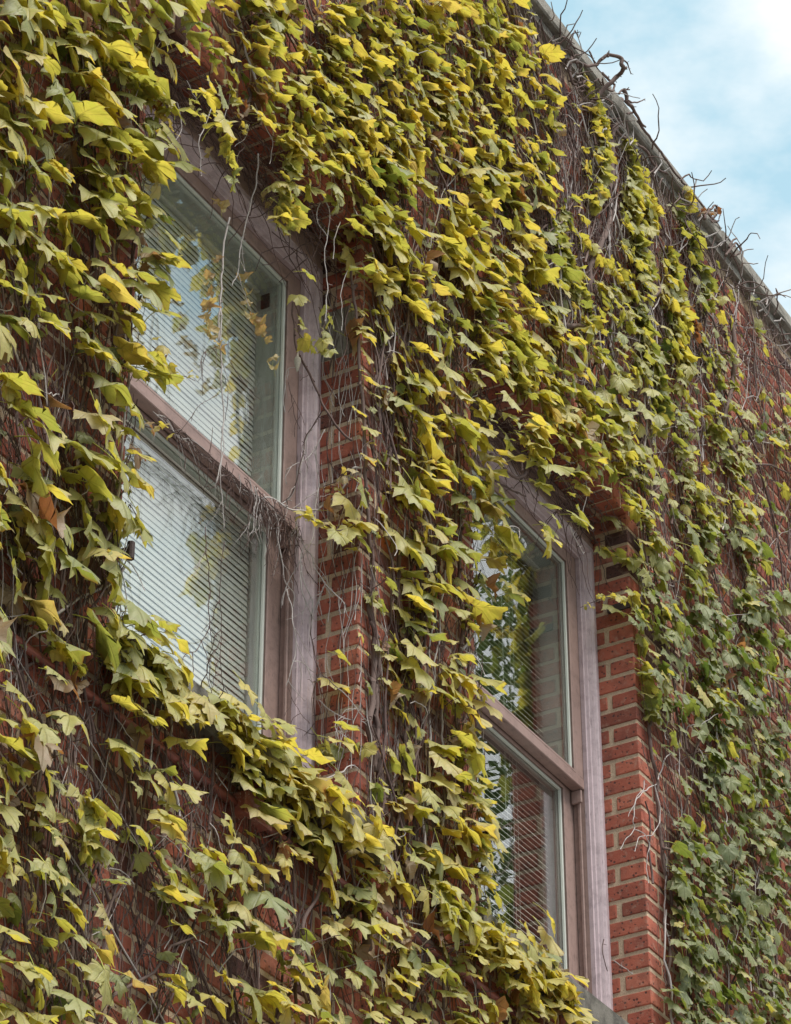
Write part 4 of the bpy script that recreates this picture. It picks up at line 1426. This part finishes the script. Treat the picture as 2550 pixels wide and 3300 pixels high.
# ---- woody stems read off the photograph: (pixels, Y, r0, r1, which, vine)
TR = [
    (z3(1600, 160, A, [(600, 410), (640, 370), (690, 310), (760, 240), (830, 170), (868, 125), (850, 92), (850, 62), (800, 45), (760, 42), (720, 70), (680, 105), (620, 115), (560, 90), (480, 60)]), [-0.03, -0.05, -0.08, -0.12, -0.16, -0.2, -0.2, -0.2, -0.18, -0.16, -0.14, -0.12, -0.1, -0.08, -0.05], .011, .006, 's', 'top'),
    (z3(1600, 160, A, [(850, 62), (890, 85), (905, 120), (915, 170)]), -0.2, .004, .002, 's', 'top'),
    (z3(1600, 160, A, [(720, 70), (710, 60)]), -0.15, .005, .003, 's', 'top'),
    (z3(1600, 160, A, [(868, 125), (885, 112)]), -0.2, .006, .004, 's', 'top'),
    (z3(1600, 160, A, [(760, 42), (745, 32)]), -0.17, .006, .003, 's', 'top'),
    (z3(1600, 160, A, [(835, 300), (860, 270), (905, 272)]), -0.10, .005, .003, 's', 'top'),
    (z3(1600, 160, A, [(860, 275), (885, 310), (895, 350), (935, 400), (965, 450), (985, 500), (1020, 530)]), -0.10, .010, .004, 's', 'top'),
    (z3(1600, 160, A, [(895, 350), (940, 358), (985, 345), (1010, 335)]), -0.10, .005, .002, 's', 'top'),
    (z3(1600, 160, A, [(870, 345), (900, 375), (935, 415), (890, 440)]), -0.09, .008, .004, 's', 'top'),
    (z3(1600, 160, A, [(840, 340), (820, 400), (830, 470), (795, 560), (780, 650), (790, 800), (765, 1000), (780, 1100), (740, 1250), (690, 1370), (640, 1450), (640, 1600), (630, 1750)]), -0.03, .015, .010, 's', 'top'),
    (z3(1600, 160, A, [(520, 40), (500, 150), (530, 230), (600, 210)]), -0.05, .007, .005, 's', 'top'),
    (z3(1600, 160, A, [(960, 480), (1060, 620), (1140, 720), (1230, 850), (1330, 970), (1420, 1090), (1500, 1180)]), -0.075, .006, .004, 's', 'farright'),
    (z3(1600, 160, A, [(820, 560), (920, 620), (1010, 680), (1070, 780), (1170, 850), (1210, 870)]), -0.05, .007, .004, 's', 'top'),
    (z3(1600, 160, A, [(1410, 1150), (1450, 1090), (1490, 1060), (1495, 1120), (1460, 1170), (1520, 1160)]), -0.12, .006, .003, 's', 'farright'),
    (z3(1600, 160, A, [(1510, 1150), (1535, 1100)]), -0.12, .003, .002, 's', 'farright'),
    (z3(1600, 160, A, [(1580, 1340), (1610, 1300), (1630, 1280)]), -0.10, .006, .003, 's', 'farright'),
    (z3(1600, 160, A, [(1560, 1400), (1600, 1350), (1640, 1310), (1660, 1380), (1620, 1400)]), -0.10, .006, .004, 's', 'farright'),
    (z3(1600, 160, A, [(630, 10), (660, 60), (690, 130), (740, 190)]), -0.10, .004, .002, 's', 'top'),
    (z3(1600, 160, A, [(720, 150), (760, 200), (800, 240), (790, 280), (740, 250), (720, 200)]), -0.09, .006, .004, 's', 'top'),
    (z3(1700, 800, .4147, [(1590, 540), (1600, 700), (1610, 850), (1600, 1000), (1575, 1150), (1530, 1330), (1530, 1430), (1590, 1540), (1650, 1660)]), -0.06, .011, .009, 's', 'farright'),
    (z3(1700, 800, .4147, [(1610, 860), (1560, 820), (1510, 790), (1490, 700), (1440, 560), (1390, 470)]), -0.05, .006, .004, 's', 'farright'),
    (z3(1700, 800, .4147, [(840, 440), (930, 395), (1000, 365), (1040, 325)]), -0.05, .012, .007, 's', 'top'),
    (z3(1700, 800, .4147, [(300, 600), (420, 600), (500, 580), (570, 540)]), -0.04, .010, .007, 's', 'middle'),
    (z3(1700, 800, .4147, [(930, 380), (970, 500), (1000, 620), (1010, 750), (990, 880), (970, 1000), (940, 1200)]), -0.05, .005, .004, 'p', 'top'),
    # pier trunks
    (z3(800, 1700, A, [(700, -1750), (740, -1400), (760, -1050), (790, -700), (800, -400), (805, -200), (820, 0), (830, 100), (850, 260), (850, 400), (830, 560), (860, 700), (860, 800), (850, 1060), (850, 1200), (820, 1330), (850, 1480), (890, 1600), (900, 1750), (930, 1950)]), -0.018, .005, .013, 's', 'pier'),
    (z3(800, 1700, A, [(870, 1650), (880, 1400), (870, 1250), (880, 1000), (875, 800), (840, 640)]), -0.022, .008, .006, 's', 'pier'),
    (z3(800, 1700, A, [(1380, -1500), (1400, -1100), (1420, -700), (1440, -300), (1450, 0), (1440, 250), (1440, 450), (1465, 650), (1440, 900), (1440, 1100), (1430, 1300), (1440, 1600), (1450, 1800)]), -0.02, .005, .010, 's', 'pier'),
    (z3(800, 1700, A, [(1020, 100), (1030, 400), (1050, 700), (1080, 1000), (1030, 1350), (1080, 1500), (1060, 1800)]), -0.02, .007, .006, 's', 'pier'),
    (z3(800, 1700, A, [(900, 1250), (960, 1190), (1010, 1180), (1040, 1130)]), -0.02, .006, .005, 's', 'pier'),
    (z3(900, 2300, A, [(820, 1250), (880, 1120), (890, 1000), (850, 870), (830, 700), (860, 500), (850, 300), (870, 100)]), -0.03, .008, .006, 's', 'lowpier'),
    (z3(900, 2300, A, [(170, 1500), (190, 1380), (260, 1200), (330, 950), (360, 780)]), -0.05, .006, .005, 's', 'lowpier'),
    (z3(900, 2300, A, [(600, 1600), (590, 1300), (580, 1260), (700, 1280)]), -0.03, .014, .010, 's', 'lowpier'),
    (z3(900, 2300, A, [(900, 1490), (980, 1540), (1060, 1590), (1150, 1660), (1200, 1720)]), -0.03, .009, .007, 's', 'lowpier'),
    (z3(900, 2300, A, [(1560, 1520), (1610, 1600), (1670, 1680), (1700, 1760)]), -0.06, .006, .005, 's', 'lowpier'),
    # right jamb stem
    (z3(1600, 2300, A, [(1040, -60), (1050, 0), (1040, 130), (1060, 300), (1095, 450), (1100, 620), (1120, 850), (1130, 950), (1150, 1100), (1195, 1300), (1215, 1450), (1190, 1560), (1180, 1700), (1170, 1850)]), -0.015, .007, .006, 's', 'right'),
    (z3(1600, 2300, A, [(1130, 920), (1200, 910), (1260, 870), (1310, 850)]), -0.03, .006, .004, 's', 'right'),
    (z3(1600, 2300, A, [(1140, 950), (1160, 1050), (1140, 1300), (1150, 1450), (1185, 1580)]), -0.02, .004, .004, 'p', 'right'),
    (z3(1600, 2300, A, [(1090, 480), (1000, 530), (950, 600), (930, 720), (940, 785), (880, 860), (845, 920)]), -0.03, .0035, .002, 'p', 'right'),
    (z3(1600, 2300, A, [(940, 785), (1010, 820), (965, 850), (940, 940)]), -0.03, .003, .002, 'p', 'right'),
    (z3(1600, 2300, A, [(1080, 480), (1110, 640), (1110, 740), (1060, 820), (1020, 835), (1040, 900), (1020, 980), (1030, 1150)]), -0.04, .0035, .002, 'p', 'right'),
    (z3(1600, 2300, A, [(1010, 450), (1000, 520), (960, 560), (900, 700)]), -0.03, .003, .0015, 'p', 'right'),
    (z3(1600, 2300, A, [(1100, 450), (1130, 350), (1150, 300), (1190, 270)]), -0.03, .004, .003, 'p', 'right'),
    (z3(1600, 2300, A, [(1500, 80), (1500, 300), (1480, 480), (1500, 580), (1565, 680), (1560, 790), (1640, 920)]), -0.06, .005, .004, 'p', 'right'),
    (z3(1600, 2300, A, [(1245, 150), (1245, 400), (1260, 700), (1250, 900)]), -0.04, .003, .003, 'p', 'right'),
    (z3(1600, 2300, A, [(800, 1680), (850, 1720), (890, 1740), (930, 1770)]), 0.02, .003, .002, 'p', 'right'),
    (z3(1600, 2300, A, [(730, 1530), (725, 1640), (760, 1750)]), 0.10, .002, .0015, 't', 'right'),
    # on the head of the right window
    (z3(1440, 1380, .3555, [(400, 240), (480, 290), (540, 380), (600, 430), (680, 440), (720, 400)]), 0.06, .008, .006, 's', 'middle'),
    (z3(1440, 1380, .3555, [(690, 380), (680, 300), (690, 250)]), 0.02, .005, .004, 's', 'middle'),
    (z3(1440, 1380, .3555, [(340, 400), (430, 460), (520, 530), (640, 580), (720, 620)]), 0.12, .005, .003, 's', 'middle'),
    (z3(1440, 1380, .3555, [(880, 120), (890, 250), (900, 340), (930, 420)]), -0.03, .003, .002, 'p', 'middle'),
    (z3(1440, 1380, .3555, [(1070, 220), (1090, 300), (1240, 360), (1270, 560), (1260, 660), (1220, 800), (1190, 900)]), -0.04, .003, .002, 'p', 'middle'),
    (z3(1440, 1380, .3555, [(1110, 880), (1150, 960), (1190, 1050), (1240, 1150)]), 0.02, .003, .002, 'p', 'middle'),
    (z3(1440, 1380, .3555, [(520, 900), (600, 885), (660, 910), (665, 960), (650, 1000)]), 0.0, .003, .002, 'p', 'middle'),
    # left window head
    (z3(440, 260, A, [(490, 0), (515, 150), (475, 280), (430, 400), (430, 470), (440, 560), (440, 650)]), -0.03, .003, .002, 'p', 'above'),
    (z3(440, 260, A, [(340, 0), (380, 80), (410, 120)]), -0.03, .002, .0015, 'p', 'above'),
    (z3(440, 260, A, [(270, 140), (300, 260), (290, 370), (190, 475)]), -0.03, .0028, .0018, 'p', 'above'),
    (z3(440, 260, A, [(640, 30), (635, 130), (600, 260), (630, 325)]), -0.03, .0025, .0015, 'p', 'above'),
    (z3(440, 260, A, [(800, 150), (860, 270), (890, 340), (930, 440), (905, 565)]), -0.03, .003, .0018, 'p', 'above'),
    (z3(440, 260, A, [(760, 30), (785, 90), (770, 130), (710, 140)]), -0.04, .006, .004, 's', 'above'),
    (z3(440, 260, A, [(1190, 370), (1230, 450), (1250, 510)]), -0.04, .007, .005, 's', 'above'),
    (z3(440, 260, A, [(770, 300), (740, 380), (670, 450)]), 0.0, .002, .0015, 'p', 'above'),
    (z3(440, 260, A, [(1080, 700), (1140, 780), (1190, 870), (1220, 975)]), -0.03, .0022, .0015, 't', 'above'),
    (z3(440, 260, A, [(1255, 760), (1275, 790), (1315, 900), (1300, 1050), (1280, 1150), (1290, 1300), (1300, 1400), (1290, 1560), (1285, 1640)]), -0.02, .0035, .002, 'p', 'above'),
    (z3(440, 260, A, [(1250, 830), (1225, 900), (1240, 980), (1295, 1060)]), -0.02, .003, .002, 'p', 'above'),
    (z3(440, 260, A, [(1380, 960), (1350, 1080), (1340, 1210)]), -0.03, .003, .002, 'p', 'above'),
    (z3(440, 260, A, [(1440, 1290), (1400, 1400), (1395, 1560), (1400, 1700)]), -0.03, .0022, .0015, 'p', 'middle'),
]
DEAD = [   # bare dead strands hanging before the left window and over its rail
    (z3(440, 260, A, [(825, 500), (825, 600), (800, 750), (765, 880), (720, 1050), (705, 1150), (695, 1280), (660, 1380), (650, 1400)]), [0.0, 0.03, 0.05, 0.07, 0.08, 0.08, 0.08, 0.08, 0.08], .0055, .002, 'p'),
    (z3(440, 260, A, [(625, 930), (600, 1100), (590, 1250), (575, 1450), (565, 1600), (560, 1770)]), 0.09, .006, .0045, 'p'),
    (z3(160, 950, A, [(1155, 0), (1165, 150), (1160, 300), (1170, 450), (1165, 600), (1185, 800), (1175, 950), (1165, 1130), (1140, 1280)]), 0.10, .0055, .003, 'p'),
    (z3(160, 950, A, [(1175, 900), (1185, 1050), (1165, 1200), (1175, 1400), (1185, 1600)]), 0.12, .0028, .002, 'p'),
    (z3(160, 1700, A, [(1190, 100), (1170, 250), (1160, 450), (1170, 700), (1160, 900), (1180, 1050), (1210, 1120), (1225, 1250)]), 0.12, .0022, .0015, 't'),
    (z3(160, 1700, A, [(1060, 0), (1065, 180), (1090, 400), (1080, 560), (1080, 680), (1000, 825), (930, 860), (905, 900)]), 0.13, .003, .0018, 't'),
    (z3(160, 1700, A, [(1080, 680), (1115, 720), (1140, 745)]), 0.13, .0018, .0012, 't'),
    (z3(160, 1700, A, [(1165, 740), (1120, 850), (1060, 920)]), 0.12, .0018, .0012, 't'),
    (z3(160, 1700, A, [(1060, 150), (1010, 260), (970, 340)]), 0.13, .0018, .0012, 'p'),
    (z3(160, 950, A, [(1150, 350), (1080, 370), (1040, 420), (1020, 520)]), 0.10, .0018, .0012, 't'),
    (z3(160, 950, A, [(1150, 680), (1080, 710), (1000, 770), (960, 860)]), 0.10, .0018, .0012, 't'),
    (z3(160, 950, A, [(1190, 560), (1215, 640), (1210, 760)]), 0.10, .0018, .0012, 't'),
    (z3(160, 950, A, [(1215, 240), (1215, 400), (1260, 530)]), 0.10, .0018, .0012, 't'),
    (z3(160, 950, A, [(1110, 900), (1100, 1050), (1070, 1130)]), 0.12, .0018, .0012, 't'),
    (z3(700, 1380, .3199, [(1460, 400), (1380, 400), (1340, 500), (1250, 620), (1180, 690), (1080, 770), (990, 825), (850, 830), (700, 800), (640, 760), (560, 710), (480, 700), (400, 710)]), [-0.01, 0.0, 0.03, 0.06, 0.09, 0.12, 0.135, 0.14, 0.15, 0.17, 0.185, 0.185, 0.185], .0065, .004, 'p'),
    (z3(700, 1380, .3199, [(950, 0), (890, 130), (860, 300), (810, 450), (790, 600), (730, 700), (650, 765)]), [0.13, 0.14, 0.145, 0.15, 0.16, 0.18, 0.18], .0048, .004, 'p'),
    (z3(700, 1380, .3199, [(1085, 20), (1010, 170), (1000, 300), (1020, 500), (1010, 620), (920, 690), (850, 760), (760, 800)]), [0.1, 0.12, 0.135, 0.135, 0.135, 0.14, 0.16, 0.17], .0036, .002, 'p'),
    (z3(700, 1380, .3199, [(1010, 170), (960, 240), (870, 330), (750, 380), (690, 450), (700, 580)]), [0.12, 0.13, 0.14, 0.16, 0.18, 0.185], .0032, .002, 'p'),
    (z3(700, 1380, .3199, [(1010, 620), (985, 830), (985, 950), (970, 1080), (940, 1160), (870, 1290), (760, 1480), (680, 1620), (660, 1780)]), [0.135, 0.135, 0.13, 0.13, 0.13, 0.14, 0.17, 0.19, 0.19], .0042, .0025, 'p'),
    (z3(700, 1380, .3199, [(880, 1220), (950, 1290), (990, 1420), (1060, 1530), (1160, 1640), (1275, 1760), (1275, 1870)]), [0.13, 0.12, 0.11, 0.09, 0.06, 0.03, 0.03], .0042, .0025, 'p'),
    (z3(700, 1380, .3199, [(590, 870), (610, 950), (600, 1060), (640, 1250), (660, 1400), (700, 1560), (760, 1670), (770, 1810)]), 0.17, .004, .0025, 'p'),
    (z3(700, 1380, .3199, [(850, 1380), (850, 1600), (890, 1720), (950, 1880), (1000, 1950)]), 0.13, .0036, .003, 'p'),
    (z3(700, 1380, .3199, [(1090, 1550), (1050, 1680), (1000, 1830), (960, 1900)]), [0.05, 0.1, 0.12, 0.13], .003, .002, 'p'),
    (z3(800, 1700, A, [(430, 590), (440, 500), (400, 420), (360, 280), (370, 150), (400, 120)]), 0.13, .004, .003, 'p'),
    (z3(800, 1700, A, [(430, 590), (430, 720), (440, 790), (455, 870), (490, 990), (540, 1030), (610, 1090)]), [0.13, 0.13, 0.13, 0.12, 0.08, 0.04, 0.0], .003, .0025, 't'),
    (z3(800, 1700, A, [(430, 590), (480, 500), (510, 400)]), [0.13, 0.11, 0.08], .003, .002, 'p'),
    (z3(800, 1700, A, [(250, 240), (330, 380), (350, 450)]), 0.17, .002, .0015, 't'),
    (z3(800, 1700, A, [(260, 420), (300, 560), (300, 650), (330, 770), (310, 900), (280, 1000), (260, 1080)]), [0.16, 0.14, 0.13, 0.13, 0.14, 0.15, 0.16], .0035, .002, 'p'),
    (z3(800, 1700, A, [(310, 910), (370, 920), (460, 990)]), 0.13, .0028, .002, 'p'),
    (z3(800, 1700, A, [(270, 1090), (320, 1200), (420, 1340)]), [0.15, 0.13, 0.13], .002, .0012, 't'),
    (z3(800, 1700, A, [(490, 990), (450, 1100), (450, 1250), (460, 1400), (470, 1500)]), [0.1, 0.12, 0.13, 0.13, 0.12], .004, .003, 't'),
    (z3(800, 1700, A, [(480, 1180), (550, 1230), (650, 1300), (720, 1310), (790, 1330), (830, 1380)]), [0.1, 0.08, 0.04, 0.02, -0.01, -0.02], .0035, .003, 'p'),
    (z3(800, 1700, A, [(610, 1090), (700, 1180), (780, 1290), (840, 1340)]), [0.0, -0.01, -0.015, -0.02], .003, .003, 'p'),
    (z3(800, 1700, A, [(700, 1450), (610, 1380), (590, 1340), (660, 1280)]), 0.02, .0025, .0015, 'p'),
    (z3(800, 1700, A, [(480, 1540), (560, 1640), (620, 1720)]), [0.1, 0.06, 0.03], .0035, .002, 't'),
    (z3(800, 1700, A, [(440, 1760), (560, 1700), (640, 1660), (700, 1620), (750, 1640)]), [0.0, -0.01, -0.02, -0.02, -0.02], .005, .003, 'p'),
    (z3(800, 950, A, [(300, 50), (310, 180), (320, 340), (360, 440), (430, 560), (480, 670), (510, 740), (560, 830), (640, 940), (705, 990)]), [0.14, 0.14, 0.14, 0.13, 0.12, 0.1, 0.08, 0.05, 0.02, -0.01], .006, .007, 't'),
    (z3(800, 950, A, [(530, 0), (540, 100), (510, 230), (470, 350), (440, 470)]), [0.0, 0.02, 0.06, 0.1, 0.13], .003, .0018, 'p'),
    (z3(800, 950, A, [(250, 800), (245, 650), (260, 520), (330, 500), (370, 540)]), [0.18, 0.18, 0.17, 0.15, 0.13], .003, .002, 'p'),
    (z3(800, 950, A, [(270, 590), (300, 680), (350, 780), (390, 890)]), [0.17, 0.16, 0.14, 0.13], .002, .0012, 't'),
    (z3(800, 950, A, [(700, 50), (660, 200), (670, 340), (610, 500), (580, 640), (520, 760), (470, 850), (400, 960), (380, 1050), (330, 1250), (300, 1350), (240, 1410)]), [-0.01, 0.0, 0.01, 0.03, 0.05, 0.08, 0.11, 0.13, 0.135, 0.15, 0.17, 0.18], .0036, .0036, 't'),
]
for i in range(34):     # short bits dangling from the meeting rail
    u = rl.random() ** 0.7
    x, y = 470 + (640 - 470) * u, 985 + (1120 - 985) * u + rl.uniform(-14, 10)
    pts = [(x, y)]
    for k in range(rl.randint(2, 5)):
        x += rl.uniform(-9, 14)
        y += rl.uniform(14, 42)
        pts.append((x, y))
    DEAD.append((pts, 0.185 - rl.uniform(0, 0.04), .0026, .0012, rl.choice('ptt')))
for i in range(22):     # strands lying along the rail
    u = rl.uniform(0.0, 0.75)
    pts = []
    for k in range(5):
        v = min(1.0, u + 0.08 * k)
        pts.append((315 + (650 - 315) * v + rl.uniform(-5, 5), 868 + (1150 - 868) * v + rl.uniform(-12, 12)))
    DEAD.append((pts, rl.uniform(0.17, 0.192), .003, .002, rl.choice('ptt')))
dead = thing('dead_vine', 'bare grey dead ivy strands hanging over the glass and trim of the left window', 'vine')
dmb = {'p': MB(), 't': MB()}


def taper(n_, r0, r1):
    return [r0 + (r1 - r0) * i / max(1, n_ - 1) for i in range(n_)]


def nubs(q_, path, r_, every=3):
    for i in range(2, len(path) - 1, every):
        if rl.random() < 0.7:
            d = Vector((rl.uniform(-1, 1), rl.uniform(-1, 0.1), rl.uniform(-0.8, 0.6))).normalized()
            q_.tube([path[i], path[i] + d * rl.uniform(0.006, 0.022)], [r_ * 0.9, r_ * 0.5], 3)


for pts, Y, r0, r1, wh in DEAD:
    Ys = Y if hasattr(Y, '__len__') else [Y] * len(pts)
    pa = smoothpath([at(x, y, yy) for (x, y), yy in zip(pts, Ys)], 5, 0.005, rl.uniform(0, 90))
    q_ = dmb[wh]
    q_.tube(pa, taper(len(pa), r0 * 0.56, r1 * 0.6), 5)
    nubs(q_, pa, r1 * 0.6)
    for i in range(3, len(pa) - 3, 4):      # fine side twigs
        if rl.random() < 0.45:
            d = Vector((rl.gauss(0, 0.5), rl.gauss(0, 0.15), -rl.uniform(0.3, 1))).normalized()
            tw = [pa[i]]
            for k in range(rl.randint(3, 7)):
                d = (d + Vector((rl.gauss(0, 0.3), rl.gauss(0, 0.1), rl.gauss(-0.1, 0.25)))).normalized()
                tw.append(tw[-1] + d * 0.022)
                tw[-1].y = min(tw[-1].y, 0.19)
            q_.tube(tw, taper(len(tw), 0.0015, 0.0008), 3)
dmb['p'].smooth = dmb['t'].smooth = True
dmb['p'].build('pale_stem', M['pale'], dead)
dmb['t'].build('dark_stem', M['twig'], dead)
# curled dead leaves caught on the strands
for (x, y) in z3(440, 260, A, [(555, 830), (575, 870), (470, 1390), (500, 1460), (560, 1230), (490, 1340), (480, 1560), (475, 1640), (490, 1690), (500, 1750), (735, 1360), (760, 1450), (760, 1520), (800, 1640), (850, 1680), (500, 500), (870, 800), (900, 850)]) + \
        z3(160, 950, A, [(1080, 90), (1070, 160), (1095, 290), (1150, 330), (1160, 370), (1340, 60), (1370, 160), (1410, 190), (1440, 270), (1470, 320), (1520, 440), (1525, 510)]):
    P = at(x, y, 0.09)
    size = rl.uniform(0.022, 0.042)
    o = obj('dead_leaf', leaf_meshes[36 + rl.randrange(6)], dead)
    o.matrix_local = Matrix.Translation(P) @ Matrix.Rotation(rl.uniform(0, 6), 4, 'Z') @ Matrix.Rotation(rl.uniform(1, 2), 4, 'X') @ Matrix.Scale(size, 4)
    o['tone'] = rl.uniform(0.925, 0.95)

for pts, Y, r0, r1, wh, vn in TR:
    Ys = Y if hasattr(Y, '__len__') else [Y] * len(pts)
    pa = smoothpath([at(x, y, yy) for (x, y), yy in zip(pts, Ys)], 5, 0.005 if r0 < 0.006 else 0.009, rl.uniform(0, 90))
    if wh == 'p':
        r0, r1 = r0 * 0.68, r1 * 0.7
    rr = [r * (1 + 0.18 * noise.noise(p_ * 30)) for r, p_ in zip(taper(len(pa), r0, r1), pa)]
    if r0 >= 0.006:
        q_ = MB()
        q_.smooth = True
        q_.tube(pa, rr, 8)
        nubs(q_, pa, 0.003, 2)
        q_.build('stem', M['stem'], vroot[vn])
    else:
        q_ = {'s': stems, 'p': pales, 't': twigs}[wh][vn]
        q_.tube(pa, rr, 5)
        nubs(q_, pa, r1)

# ---- the mat of thin climbing stems on the wall
ns = 0


def strand(x, z, L, r0, q_, y0, lean, hangy=0.0):
    pts = []
    n_ = max(4, int(L / 0.055))
    ph = rl.uniform(0, 100)
    xx, zz = x, z
    for i in range(n_):
        w_ = noise.noise(Vector((ph, zz * 3.0, xx))) * 0.9 + noise.noise(Vector((ph + 30, zz * 11.0, xx))) * 0.8
        xx += (lean + w_) * 0.055 * 0.62
        zz += 0.055 * rl.uniform(0.75, 1.1)
        yy = y0 - abs(noise.noise(Vector((ph + 60, zz * 5, 1)))) * 0.03
        p_ = Vector((xx, yy, zz))
        if zz > 9.93 or (in_window(p_)):
            break
        pts.append(p_)
    if len(pts) > 3:
        q_.tube(pts, taper(len(pts), r0, r0 * 0.6), 4 if r0 < 0.004 else 6)
        return True
    return False


DENS = [   # wall-plane sampling zones in view pixels: (x0,x1,y0,y1,count)
    (-40, 420, -40, 900, 230), (-40, 300, 900, 1330, 150), (-40, 640, 1380, 2230, 330), (420, 1200, -40, 420, 420), (640, 1250, 380, 900, 520),
    (780, 1100, 850, 1700, 260), (1000, 1330, 700, 1200, 190), (640, 1100, 1600, 2230, 200), (1150, 1500, 60, 700, 520), (1300, 1720, 500, 1250, 480),
    (1400, 1720, 1150, 2230, 300), (1290, 1450, 1150, 2230, 34), (700, 800, 700, 1700, 26),
]
for (xa, xb, ya, yb, cnt) in DENS:
    for _ in range(int(cnt * 1.05)):
        px, py = rl.uniform(xa, xb), rl.uniform(ya, yb)
        P = at(px, py, 0)
        if P.z > 9.85 or in_window(P) or P.z < 3.8:
            continue
        vn = vine_of(px, py)
        u = rl.random()
        r_ = rl.choice((0.0012, 0.0013, 0.0015, 0.0015, 0.0018, 0.0022, 0.0030, 0.0048))
        q_ = twigs[vn] if u < 0.55 else (stems[vn] if u < 0.9 else pales[vn])
        if px > 1180 and py < 900 and u > 0.72:
            q_ = pales[vn]
        lean = rl.gauss(0.0, 0.5)
        if rl.random() < 0.14:
            lean = rl.choice((-1, 1)) * rl.uniform(1.2, 3.2)
        strand(P.x, P.z - 0.3, rl.uniform(0.35, 1.5), r_, q_, -rl.uniform(0.004, 0.035), lean)
# free twiggy bits sticking out in front of the mat
for _ in range(520):
    px, py = rl.uniform(-20, 1700), rl.uniform(0, 2180)
    P = at(px, py, -0.03)
    if P.z > 9.95 or P.x > 11.5 or in_window(P) or (1275 < px < 1400 and py > 1200) :
        continue
    vn = vine_of(px, py)
    q_ = pales[vn] if rl.random() < (0.75 if py < 900 else 0.45) else twigs[vn]
    d = Vector((rl.gauss(0, 0.5), -abs(rl.gauss(0.3, 0.25)), rl.choice((-1, -1, 1)) * rl.uniform(0.3, 1))).normalized()
    pts = [P]
    for k in range(rl.randint(3, 7)):
        d = (d + Vector((rl.gauss(0, 0.35), rl.gauss(0, 0.2), rl.gauss(-0.1, 0.3)))).normalized()
        nx_ = pts[-1] + d * 0.028
        nx_.y = max(-0.13, min(-0.012, nx_.y))
        pts.append(nx_)
    q_.tube(pts, taper(len(pts), 0.0024, 0.0012), 4)
# fine stems clinging to the brick reveal right of the left window
for _ in range(90):
    y, z = rl.uniform(-0.005, 0.12), rl.uniform(5.6, 7.5)
    ph = rl.uniform(0, 99)
    pts = []
    for k in range(rl.randint(5, 16)):
        y += noise.noise(Vector((ph, z * 5, 2))) * 0.022 - 0.001
        z += 0.034 * rl.uniform(0.6, 1.1)
        y = max(-0.012, min(0.138, y))
        pts.append(Vector((6.637 - abs(noise.noise(Vector((z * 9, ph, 0)))) * 0.012 + (0.010 if y < 0 else 0), y, z)))
    (pales if rl.random() < 0.5 else twigs)['pier'].tube(pts, taper(len(pts), 0.0017, 0.001), 4)
# dark strands over the head boards and soffits of both windows
for wi, (a, b) in enumerate(WIN):
    for _ in range(230 if wi == 0 else 170):
        x = rl.uniform(a, b - 0.05)
        z = rl.uniform(7.66, 7.85)
        y = rl.uniform(0.06, 0.142)
        soffit = rl.random() < 0.55
        if soffit:
            z, y = rl.uniform(7.80, 7.852), rl.uniform(-0.01, 0.14)
        d = Vector((rl.choice((-1, 1)) * rl.uniform(0.5, 1), rl.gauss(0, 0.12), rl.gauss(-0.25, 0.4)))
        pts = [Vector((x, y, z))]
        for k in range(rl.randint(5, 12)):
            d = (d + Vector((rl.gauss(0, 0.2), rl.gauss(0, 0.15), rl.gauss(-0.05, 0.25)))).normalized()
            nx_ = pts[-1] + d * 0.035
            nx_.y = max(-0.02, min(0.139, nx_.y))
            nx_.z = min(7.85, nx_.z if not soffit else max(7.76, nx_.z))
            nx_.x = min(b - 0.01, max(a + 0.01, nx_.x))
            pts.append(nx_)
        twigs['above' if wi == 0 else 'middle'].tube(pts, taper(len(pts), 0.0022, 0.0012), 4)
# knotted brush along the coping
for _ in range(150):
    x = rl.uniform(8.0, 11.6)
    P = Vector((x, -rl.uniform(0.03, 0.09), 9.78 + rl.gauss(0, 0.08)))
    d = Vector((rl.gauss(0.2, 0.8), -rl.uniform(0, 0.5), rl.gauss(0.1, 0.7))).normalized()
    pts = [P]
    for k in range(rl.randint(3, 8)):
        d = (d + Vector((rl.gauss(0, 0.4), rl.gauss(0, 0.25), rl.gauss(0, 0.35)))).normalized()
        nx_ = pts[-1] + d * 0.035
        nx_.y = min(-0.066, nx_.y) if nx_.z > 9.8 else min(-0.03, nx_.y)
        nx_.z = min(9.96 + 0.1 * (k > 5), nx_.z)
        pts.append(nx_)
    (stems if rl.random() < 0.6 else pales)['top' if x < 9.6 else 'farright'].tube(pts, taper(len(pts), 0.0042, 0.002), 4)

# ---- emit leaves and stems
for vn in VINES:
    L = sorted(leaves[vn], key=lambda e: -e[0])
    big, rest = L[:290], L[290:]
    root = vroot[vn]
    for (s_, m_, var, tn) in big:
        o = bpy.data.objects.new('leaf', leaf_meshes[var])
        COL.objects.link(o)
        o.parent = root
        o.matrix_local = m_
        o['tone'] = tn
    if rest:
        tv, tf, tt, tu, te, tm = [], [], [], [], [], []
        q_ = MB()
        for (s_, m_, var, tn) in rest:
            g_ = ALLGEO[var]
            A_ = np.array(g_[0], dtype=np.float64)
            m4 = np.array(m_)
            W_ = A_ @ m4[:3, :3].T + m4[:3, 3]
            q_.add([tuple(r_) for r_ in W_], g_[1], tn, g_[2], g_[3], g_[4])
        q_.smooth, q_.recalc = True, False
        q_.build('small_leaves', [M['leaf'], M['petiole']], root, 'stuff')
    for dct, nm, mt in ((stems, 'woody_stems', 'stem'), (twigs, 'twigs', 'twig'), (pales, 'pale_twigs', 'pale')):
        if dct[vn].v:
            dct[vn].smooth, dct[vn].recalc = True, False
            dct[vn].build(nm, M[mt], root, 'stuff')
    print('IVY', vn, len(L))
